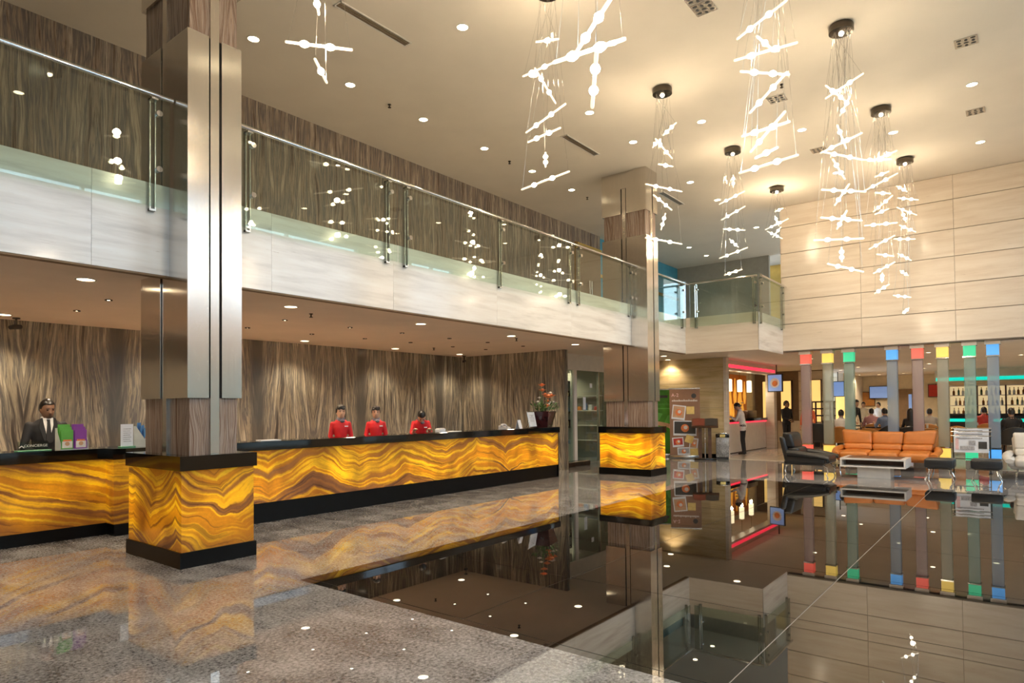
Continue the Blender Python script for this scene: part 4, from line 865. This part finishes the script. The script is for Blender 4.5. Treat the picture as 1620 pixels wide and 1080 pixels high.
person('man in a dark suit and tie standing behind the concierge desk', (2.80, 9.78, 0), toward(2.8, 9.78, .22), 'cloth_black', 1.67, .05, skin='skin_dark', extras=('suit',), nod=.18, turn=.15, arms=((.12, .06, (.30, .12, 1.02)), (.12, .06, (.30, .12, 1.02))))
person('woman in red uniform and grey scarf at the reception, hair pinned up, nearer the column', (6.82, 9.08, 0), toward(6.8, 9.1, .12), 'cloth_red', 1.58, .0, hair='bun', extras=('scarf',), female=True, turn=.1, arms=((.05, .04, (.22, .10, 1.0)), (.05, .04, (.22, .10, 1.0))))
person('woman in red uniform with name badge at the reception, standing in the middle', (7.60, 9.10, 0), toward(7.6, 9.1, .1), 'cloth_red', 1.56, .0, hair='bun', extras=('scarf',), female=True, turn=-.1, arms=((.05, .05, (.22, .10, 1.0)), (.05, .05, (.22, .10, 1.0))))
person('person in red uniform bent over papers at the reception counter', (8.64, 9.06, 0), toward(8.6, 8.95, .1), 'cloth_red', 1.60, .42, hair='short', extras=('scarf',), female=True, nod=.7, arms=((.34, .05, (.40, .16, 1.16)), (.34, .05, (.40, .16, 1.16))))
person('man in white shirt and black trousers writing at the side counter', (20.35, 6.86, 0), PI/2+.15, 'cloth_white', 1.64, .16, nod=.45, arms=((.3, .02, (.36, .14, 1.20)), (.3, .02, (.36, .14, 1.20))))
person('waiter dressed all in black standing with folded hands by the yellow panel', (24.2, 6.62, 0), -PI/2-.5, 'cloth_black', 1.68, .0, skin='skin_dark', turn=.3, arms=((.12, .02, (.22, .03, 1.0)), (.12, .02, (.22, .03, 1.0))))
V = .022
def dy(px, x): return at(px, 650, 0, x).y
GD = 'guests in the dining room'
person('guest in white shirt seated with back to the hall, between the first glass columns', (21.6, dy(1330, 21.6), .012), .1, 'cloth_white', 1.72, .12, True, vox=V, group=GD, arms=((.3, .05, (.33, .2, .85)), (.3, .05, (.33, .2, .85))))
person('person in black bending over a dining table beside the green column', (25.2, dy(1346, 25.2), .012), -2.2, 'cloth_black', 1.72, .35, False, vox=V, group=GD, arms=((.3, .05, (.5, .2, .85)), (.2, .05, None)))
person('guest in pink shirt seated in the middle of the dining room', (25.8, dy(1379, 25.8), .012), .3, 'cloth_pink', 1.74, .1, True, vox=V, group=GD, arms=((.3, .05, (.33, .2, .85)), (.3, .05, (.33, .2, .85))))
person('guest in blue shirt seated beside the pink-shirted guest', (24.0, dy(1402, 24), .012), .6, 'cloth_blue', 1.76, .15, True, vox=V, group=GD, arms=((.3, .05, (.33, .2, .85)), (.3, .05, (.33, .2, .85))))
person('guest with long black hair seated behind the orange sofa', (22.6, dy(1440, 22.6), .012), .1, 'cloth_black', 1.74, .05, True, hair='long', vox=V, group=GD, female=True, arms=((.3, .05, (.33, .2, .85)), (.3, .05, (.33, .2, .85))))
person('guest in light grey shirt seated between red and yellow columns', (25.6, dy(1470, 25.6), .012), .0, 'cloth_grey', 1.72, .1, True, vox=V, group=GD, arms=((.3, .05, (.33, .2, .85)), (.3, .05, (.33, .2, .85))))
person('staff in white standing far back near the orange picture', (31.0, dy(1391, 31), .012), 2.6, 'cloth_white', 1.60, .05, False, vox=V, group=GD, arms=((.1, .05, None), (.1, .05, None)))
person('guest in cream top standing at the far buffet wall', (32.0, dy(1366, 32), .012), 3.4, 'plaster_cream', 1.62, .05, False, vox=V, group=GD, arms=((.1, .05, None), (.1, .05, None)))
person('person in orange shirt standing behind the first glass column', (22.8, dy(1279, 22.8), .012), 2.9, 'cloth_orange', 1.60, .05, False, vox=V, group=GD, arms=((.1, .05, None), (.1, .05, None)))
person('guest in dark red seated near the bar behind the newspaper rack', (26.5, dy(1557, 26.5), .012), .2, 'print_red', 1.76, .05, True, vox=V, group=GD, arms=((.3, .05, (.33, .2, .85)), (.3, .05, (.33, .2, .85))))
person('guest in black seated near the last blue column', (22.5, dy(1601, 22.5), .012), .2, 'cloth_black', 1.74, .12, True, vox=V, group=GD, arms=((.3, .05, (.33, .2, .85)), (.3, .05, (.33, .2, .85))))

# ------------------------------------------------------------------ dining furniture
def tub_chair(loc, rz, mat, label):
    t = thing('tub_chair', label, 'chair', loc, rz, 'tub chairs of the dining room')
    part(t, 'seat', RB(-.26, .28, -.27, .27, .36, .46, r=.05), mat)
    m = MB(); n = 13; rings = []
    for j in range(n):
        a = PI*.62+ (PI*.76)*j/(n-1); c, s = math.cos(a), math.sin(a); top = .84-.20*abs((j-(n-1)/2)/((n-1)/2))**2
        rings.append([Vector((.26*c, .30*s, .36)), Vector((.33*c, .37*s, .38)), Vector((.36*c, .40*s, top)), Vector((.31*c, .35*s, top+.02)), Vector((.29*c, .33*s, top-.03))])
    part(t, 'backrest', m.loft(rings), mat)
    for a in (-.2, .2):
        for b in (-.2, .2): part(t, 'leg', MB().tube((a, b, .37), (a*1.15, b*1.15, 0), .02, .014, 8), 'walnut')
    return t
for (px, x, rz, mt, lb) in ((1376, 20.3, 0, 'leather_tan', 'empty tan tub chair right behind the middle of the orange sofa'), (1473, 21.0, 0, 'leather_tan', 'empty tan tub chair behind the yellow column end of the sofa'), (1515, 23.2, 0, 'leather_tan', 'empty tan tub chair left of the newspaper rack'), (1330, 21.6, .1, 'leather_tan', 'tan tub chair under the white-shirted guest'),
    (1379, 25.8, .3, 'leather_tan', 'tan tub chair under the pink-shirted guest'), (1402, 24.0, .6, 'leather_black', 'black tub chair under the blue-shirted guest'), (1440, 22.6, .1, 'leather_black', 'black tub chair under the long-haired guest'), (1470, 25.6, 0, 'leather_tan', 'tan tub chair under the grey-shirted guest'),
    (1557, 26.5, .2, 'leather_tan', 'tan tub chair under the guest in dark red'), (1601, 22.5, .2, 'leather_black', 'black tub chair under the guest in black by the last column')):
    tub_chair((x-.07*math.cos(rz), dy(px, x)-.07*math.sin(rz), .013), rz, mt, lb)
def dchair(loc, rz, label):
    t = thing('dining_chair', label, 'chair', loc, rz); part(t, 'seat', RB(-.22, .22, -.22, .22, .42, .48, r=.02), 'leather_black'); part(t, 'backrest', RB(-.24, -.19, -.22, .22, .46, .98, r=.02), 'leather_black')
    for a in (-.2, .2):
        for b in (-.19, .19): part(t, 'leg', MB().box(a-.018, a+.018, b-.018, b+.018, 0, .43), 'walnut')
dchair((20.4, dy(1295, 20.4), .012), 0, 'tall black dining chair between the red and yellow columns'); dchair((24.4, dy(1309, 24.4), .012), .4, 'black dining chair turned beside the yellow column')
def dtable(x, px, label, w_=.45):
    y = dy(px, x); t = thing('dining_table', label, 'table', (x, y, .012)); part(t, 'top', RB(-w_, w_, -w_, w_, .72, .76, r=.01, seg=2), 'black_stone'); part(t, 'pedestal', MB().lathe([(.24, 0), (.24, .02), (.05, .05), (.04, .7), (.12, .72)], n=16), 'gunmetal')
    one('table_tent', MB().prism([(-.05, .0), (.05, 0), (0, .16)], 0, -.06, .06), 'paper_white', 'white table card standing on the table '+label.split(' ', 3)[-1], 'card', (x-.15, y+.15, .773))
    one('water_glass', MB().lathe([(.025, 0), (.032, .12), (.029, .12), (.022, .01)], n=12), 'bottle_clear', 'clear tumbler standing on the table '+label.split(' ', 3)[-1], 'glass', (x-.1, y-.25, .773))
for (x, px, lb) in ((22.55, 1331, 'square black table near the green column'), (24.85, 1396, 'square black table in the middle of the dining room'), (23.5, 1452, 'square black table by the red column'), (27.45, 1556, 'square black table behind the newspaper rack'), (26.7, 1377, 'square black table far back under the blue screen')): dtable(x, px, lb)
t = thing('flower_bunch', 'bunch of red flowers in a bowl on the table near the blue column', 'flowers', (23.65, dy(1452, 23.5)-.02, .773)); part(t, 'bowl', MB().lathe([(.04, 0), (.08, .05), (.09, .10), (.08, .10)], n=14), 'bottle_clear')
for k in range(7): part(t, 'bloom', MB().ball((.06*math.cos(k*.9), .06*math.sin(k*.9), .14+.02*(k % 3)), .045, n=8, m=6), 'print_red')
# buffet tower
t = thing('buffet_tower', 'black metal buffet tower with lit shelves beside the yellow panel', 'shelf unit', (25.5, dy(1302, 25.5), .012))
part(t, 'frame', MB().box(-.3, -.25, -.33, -.28, 0, 1.62).box(-.3, -.25, .28, .33, 0, 1.62).box(.25, .3, -.33, -.28, 0, 1.62).box(.25, .3, .28, .33, 0, 1.62), 'black_matte')
for z in (.75, 1.1, 1.35, 1.6): part(t, 'shelf_board', B(-.32, .32, -.36, .36, z, z+.05), 'black_matte')
part(t, 'cabinet', B(-.3, .3, -.34, .34, 0, .75), 'black_matte')
# bar with bottles
yb0, yb1 = dy(1640, 33), dy(1500, 33)
t = thing('bar_counter', 'long dark bar counter with blue-green lit front at the back of the dining room', 'bar', (31.2, yb0, .012)); L = yb1-yb0
part(t, 'body', B(0, .5, 0, L, 0, 1.05), 'black_matte'); part(t, 'bar_top', B(-.12, .6, -.05, L+.05, 1.05, 1.12), 'black_stone'); part(t, 'light_strip', B(-.02, 0, .1, L-.1, .80, .92), 'led_teal')
t = thing('back_bar_shelf', 'back bar shelf unit lit warm behind rows of bottles', 'shelf unit', (33.4, yb0, .012))
part(t, 'back_panel', B(.28, .32, 0, L, 1.0, 2.24), 'back_bar_light'); part(t, 'base_cabinet', B(-.05, .32, 0, L, 0, 1.0), 'black_matte')
for z in (1.0, 1.42, 1.84, 2.24): part(t, 'shelf_board', B(-.05, .28, 0, L, z, z+.03), 'laminate_white')
for f in (0, .33, .66, 1): part(t, 'upright', B(-.05, .3, max(0, f*L-.03), min(L, f*L+.03), 1.0, 2.27), 'walnut')
struct('wall_bar_bulkhead', B(32.4, 36, yb0-.4, yb1+.4, 2.45, ZS), 'plaster_cream'); one('led_strip', B(-.03, 0, 0, L+.7, 0, .13), 'led_teal', 'glowing teal light strip along the bulkhead over the bar', 'light strip', (32.4, yb0-.35, 2.48))
bt = thing('bottle', 'green bottle on the lowest shelf of the back bar', 'bottle', (33.5, yb0+.2, 1.043), 0, 'bottles on the back bar')
part(bt, 'body', MB().lathe([(.04, 0), (.042, .01), (.042, .19), (.015, .25), (.014, .30)], n=12), 'bottle_green'); part(bt, 'cap', MB().lathe([(.016, .30), (.016, .33), (.001, .331)], n=10), 'brass')
btk = {'green': bt}
for nm in ('amber', 'clear'):
    b2 = thing('bottle', '%s bottle on the lowest shelf of the back bar' % nm, 'bottle', (33.5, yb0+.3+(.1 if nm == 'clear' else 0), 1.043), 0, 'bottles on the back bar')
    part(b2, 'body', MB().lathe([(.045, 0), (.047, .01), (.047, .16), (.016, .21), (.015, .27)], n=12), 'bottle_'+nm); part(b2, 'cap', MB().lathe([(.017, .27), (.017, .30), (.001, .301)], n=10), 'black_matte'); btk[nm] = b2
for zi, z in enumerate((1.043, 1.463, 1.883)):
    y = yb0+(.55 if zi == 0 else .12); k = 0
    while y < yb1-.1:
        f = (y-yb0)/L
        if all(abs(y-yb0-u*L) > .12 for u in (0, .33, .66, 1)): dup(btk[('green', 'amber', 'clear', 'amber', 'clear')[(k*3+zi) % 5]], (33.48+.06*(k % 2), y, z), None, ('green', 'amber', 'clear', 'amber', 'clear')[(k*3+zi) % 5]+' bottle on the '+('lowest', 'middle', 'top')[zi]+' shelf of the back bar')
        y += .13+.05*random.random(); k += 1
# dining ceiling lights
for (px, py) in ((1244, 591), (1360, 606), (1391, 592), (1430, 599), (1568, 558), (1470, 575), (1330, 585)):
    p = at(px, py, 2, ZS)
    if p.x > 35: p.x, p.y = 34.0, p.y*34/p.x
    downlight(p.x, p.y, ZS, .075, 70, 'round downlight in the low dining room ceiling', 'downlights of the dining room', 'lamp_disc_soft', 140)
for (x, y) in ((21, 2), (21, 5), (24, 0), (24, 3.2), (27, 1.5), (27, 4.8), (30, 3), (20.5, -1), (30, -.5)): downlight(x, y, ZS, .06, 60, 'round downlight in the low dining room ceiling', 'downlights of the dining room', 'lamp_disc_soft', 140)

# ------------------------------------------------------------------ things on the counters
ZT = 1.09
t = thing('flower_arrangement', 'orange flower arrangement in a dark maroon vase on the reception counter end', 'flowers', (11.52, 8.20, ZT), .3)
t.scale = (1.3, 1.3, 1.12)
part(t, 'vase', MB().loft([[Vector((sx*w1, sy*d1, z)) for sx, sy in ((-1, -1), (1, -1), (1, 1), (-1, 1))] for z, w1, d1 in ((0, .12, .10), (.06, .14, .11), (.30, .22, .15), (.31, .20, .13))]), 'vase_maroon')
for k in range(90):
    a = random.random()*2*PI; r = .05+.32*random.random(); h_ = .30+.20*random.random()*(1-r); p = Vector((r*math.cos(a), .6*r*math.sin(a), h_)); d_ = Vector((math.cos(a), .6*math.sin(a), .8)).normalized()*.10; n_ = Vector((-math.sin(a), math.cos(a), 0))*.022
    part(t, 'leaf', MB().add([p, p+d_*.5+n_+Vector((0, 0, .012)), p+d_, p+d_*.5-n_, p+d_*.5-Vector((0, 0, .006))], [(0, 1, 4), (1, 2, 4), (2, 3, 4), (3, 0, 4), (0, 3, 2, 1)]), 'leaf', smooth=0)
def bloom(t, c, r, mat):
    m = MB(); c = Vector(c)
    for j in range(8):
        a = j*PI/4; e = Vector((math.cos(a), math.sin(a), .35)); n_ = Vector((-math.sin(a), math.cos(a), 0))
        m.add([c, c+e*r*.6+n_*r*.35, c+e*r, c+e*r*.6-n_*r*.35, c+e*r*.5-Vector((0, 0, r*.15))], [(0, 1, 4), (1, 2, 4), (2, 3, 4), (3, 0, 4), (0, 3, 2, 1)])
    m.ball(c+Vector((0, 0, r*.2)), r*.42, n=8, m=6); part(t, 'bloom', m, mat, smooth=50)
for (x, z, r, mt) in ((.02, .58, .07, 'petal_orange'), (.30, .60, .075, 'petal_orange'), (-.28, .70, .05, 'petal_orange'), (-.24, .80, .055, 'petal_orange'), (-.17, .62, .05, 'petal_orange'), (.16, .65, .05, 'petal_white'), (-.02, .42, .055, 'petal_white'), (.12, .46, .045, 'petal_white'), (.22, .47, .045, 'petal_white'), (-.38, .48, .035, 'petal_white'), (-.36, .56, .03, 'petal_white'), (-.10, .40, .06, 'petal_orange'), (.05, .5, .045, 'petal_orange')): bloom(t, (x, -.10+.1*random.random(), z), r*1.35, mt)
for (x, z) in ((-.28, .70), (-.24, .80), (-.38, .5), (-.17, .62)): part(t, 'stem', MB().path([(x*.4, 0, .28), (x*.8, -.02, z*.8), (x, -.03, z)], [.005, .004, .003], 6), 'leaf')
t = thing('framed_certificate', 'white framed notice leaning on the reception counter before the flowers', 'frame', (11.02, 8.12, ZT+.004), .25); xf = Matrix.Rotation(-.2, 4, 'X')
part(t, 'frame', MB().rbox(-.20, .20, -.008, .012, 0, .35, .004, 1, xf), 'steel_satin'); part(t, 'paper', MB().rbox(-.18, .18, -.013, -.006, .02, .33, .001, 1, xf), 'paper_white')
for z in (.26, .22, .19, .16, .13): part(t, 'print_line', MB().rbox(-.11, .11, -.015, -.012, z, z+.008, .001, 1, xf), 'print_grey')
part(t, 'easel_leg', MB().tube((0, .03, .25), (0, .16, .006), .006, n=6), 'steel_satin')
t = thing('tent_card', 'small pale blue tent card on the reception counter', 'card', (10.56, 8.15, ZT), .1); part(t, 'front_leaf', MB().prism([(-.05, 0), (-.045, 0), (.003, .17), (0, .175)], 0, -.06, .06), 'paper_white'); part(t, 'back_leaf', MB().prism([(.05, 0), (.045, 0), (-.003, .17), (0, .175)], 0, -.06, .06), 'paper_white')
t = thing('desk_phone', 'cream desk telephone on the reception counter', 'telephone', (10.18, 8.22, ZT), .3); part(t, 'base', MB().prism([(-.10, 0), (.10, 0), (.10, .07), (-.10, .025)], 0, -.09, .09), 'petal_white')
part(t, 'handset', MB().path([(-.12, .02, .06), (-.09, .03, .085), (0, .03, .095), (.09, .03, .085), (.12, .02, .06)], [.025, .022, .016, .022, .025], 10), 'petal_white')
for i in range(3):
    for j in range(4): part(t, 'key', B(-.04+i*.035, -.015+i*.035, -.08+j*.03, -.062+j*.03, .03+j*.012, .048+j*.012), 'print_grey')
t = thing('paper_tray', 'small white card box on the counter before the bent-over person', 'box', (8.32, 8.20, ZT), .1); part(t, 'box', RB(-.08, .08, -.06, .06, 0, .06, r=.006, seg=1), 'paper_white'); part(t, 'card_stack', B(-.06, .06, -.045, .045, .06, .072), 'petal_white')
one('paper_sheet', RB(-.15, .15, -.10, .10, 0, .006, r=.002, seg=1), 'paper_white', 'white sheets lying on the counter beside the small box', 'paper', (8.66, 8.22, ZT), .2)
one('paper_sheet', RB(-.14, .14, -.10, .10, 0, .01, r=.002, seg=1), 'paper_white', 'lone white sheet on the counter end near the steel column', 'paper', (4.95, 8.2, ZT), -.2)
ZD = 1.06
t = thing('concierge_sign', 'clear acrylic desk sign lettered CONCIERGE on a green base', 'sign', (2.45, 8.98, ZD), .08)
part(t, 'base', RB(-.17, .17, -.05, .05, 0, .014, r=.004, seg=1), 'acrylic_green'); part(t, 'plate', B(-.15, .15, -.004, .004, .014, .115), 'glass_shop')
me = text_mesh('CONCIERGE', .042, 'petal_white', .001); o = part(t, 'lettering', me, 'petal_white'); o.location = (.025, -.006, .05); o.rotation_euler = (PI/2, 0, 0)
part(t, 'roof_emblem', MB().prism([(-.145, .045), (-.115, .07), (-.085, .045), (-.095, .04), (-.115, .058), (-.135, .04)], 1, -.007, -.005), 'petal_white')
def brochures(loc, rz, label, mats):
    t = thing('brochure_stand', label, 'brochure stand', loc, rz); n = len(mats)
    part(t, 'holder', MB().box(-.075*n, .075*n, .06, .066, 0, .26).box(-.075*n, .075*n, -.07, .066, 0, .006), 'bottle_clear')
    for s_ in (-.075*n-.003, .075*n): part(t, 'holder_side', MB().prism([(-.07, 0), (.066, 0), (.066, .26), (.04, .26), (-.07, .08)], 0, s_, s_+.003), 'bottle_clear')
    for i, m_ in enumerate(mats):
        cx = -.075*n+.075+i*.15
        for k in range(3):
            y = -.055+k*.04; b = part(t, 'brochure', B(cx-.065, cx+.065, y, y+.008, .008, .235+k*.033), m_)
            if k == 0:
                part(b, 'cover_picture', B(cx-.055, cx+.055, y-.002, y, .02, .10), 'petal_white'); part(b, 'cover_picture', B(cx-.045, cx+.045, y-.003, y-.001, .10, .12), 'petal_orange'); part(b, 'cover_picture', MB().tube((cx, y-.004, .07), (cx, y-.002, .07), .025, n=12), 'print_skin')
    return t
brochures((2.85, 9.02, ZD), .12, 'brochure stand with green and purple leaflets on the concierge desk', ['print_green', 'print_purple'])
t = thing('menu_holder', 'upright white price card in a green-based holder beside the column', 'card', (3.40, 8.86, ZD), .1); part(t, 'base', RB(-.09, .09, -.04, .04, 0, .015, r=.004, seg=1), 'acrylic_green'); c_ = part(t, 'card', B(-.075, .075, -.003, .003, .015, .29), 'paper_white')
for k in range(7): part(c_, 'print_line', B(-.045, .04 if k % 2 else .05, -.005, -.003, .07+k*.026, .078+k*.026), 'print_grey')
brochures((3.62, 8.98, ZD), .9, 'brochure stand with blue leaflets half hidden by the column', ['print_blue'])
t = thing('counter_flowers', 'small vase of yellow flowers on the side service counter', 'flowers', (22.0, 7.55, 1.09)); part(t, 'vase', MB().lathe([(.05, 0), (.06, .02), (.04, .18), (.05, .22)], n=14), 'bottle_clear')
for k in range(9): bloom(t, (.12*math.cos(k*2.4), .12*math.sin(k*2.4), .34+.09*(k % 3)), .06, 'card_yellow' if k % 2 else 'petal_white')
for k in range(5): part(t, 'stem', MB().tube((0, 0, .1), (.1*math.cos(k*2.4), .1*math.sin(k*2.4), .36), .006, n=5), 'leaf')
one('counter_screen', RB(-.5, .5, -.10, .10, 0, .26, r=.02, seg=2), 'walnut', 'low dark wooden screen box on the side counter end', 'box', (23.3, 7.62, 1.09))
# a lamp behind the jutting balcony wall lights the gold panel upstairs
downlight(24.6, 6.6, ZC, .075, 160, 'downlight washing the gold wall panel upstairs', None, 'lamp_disc', 120)
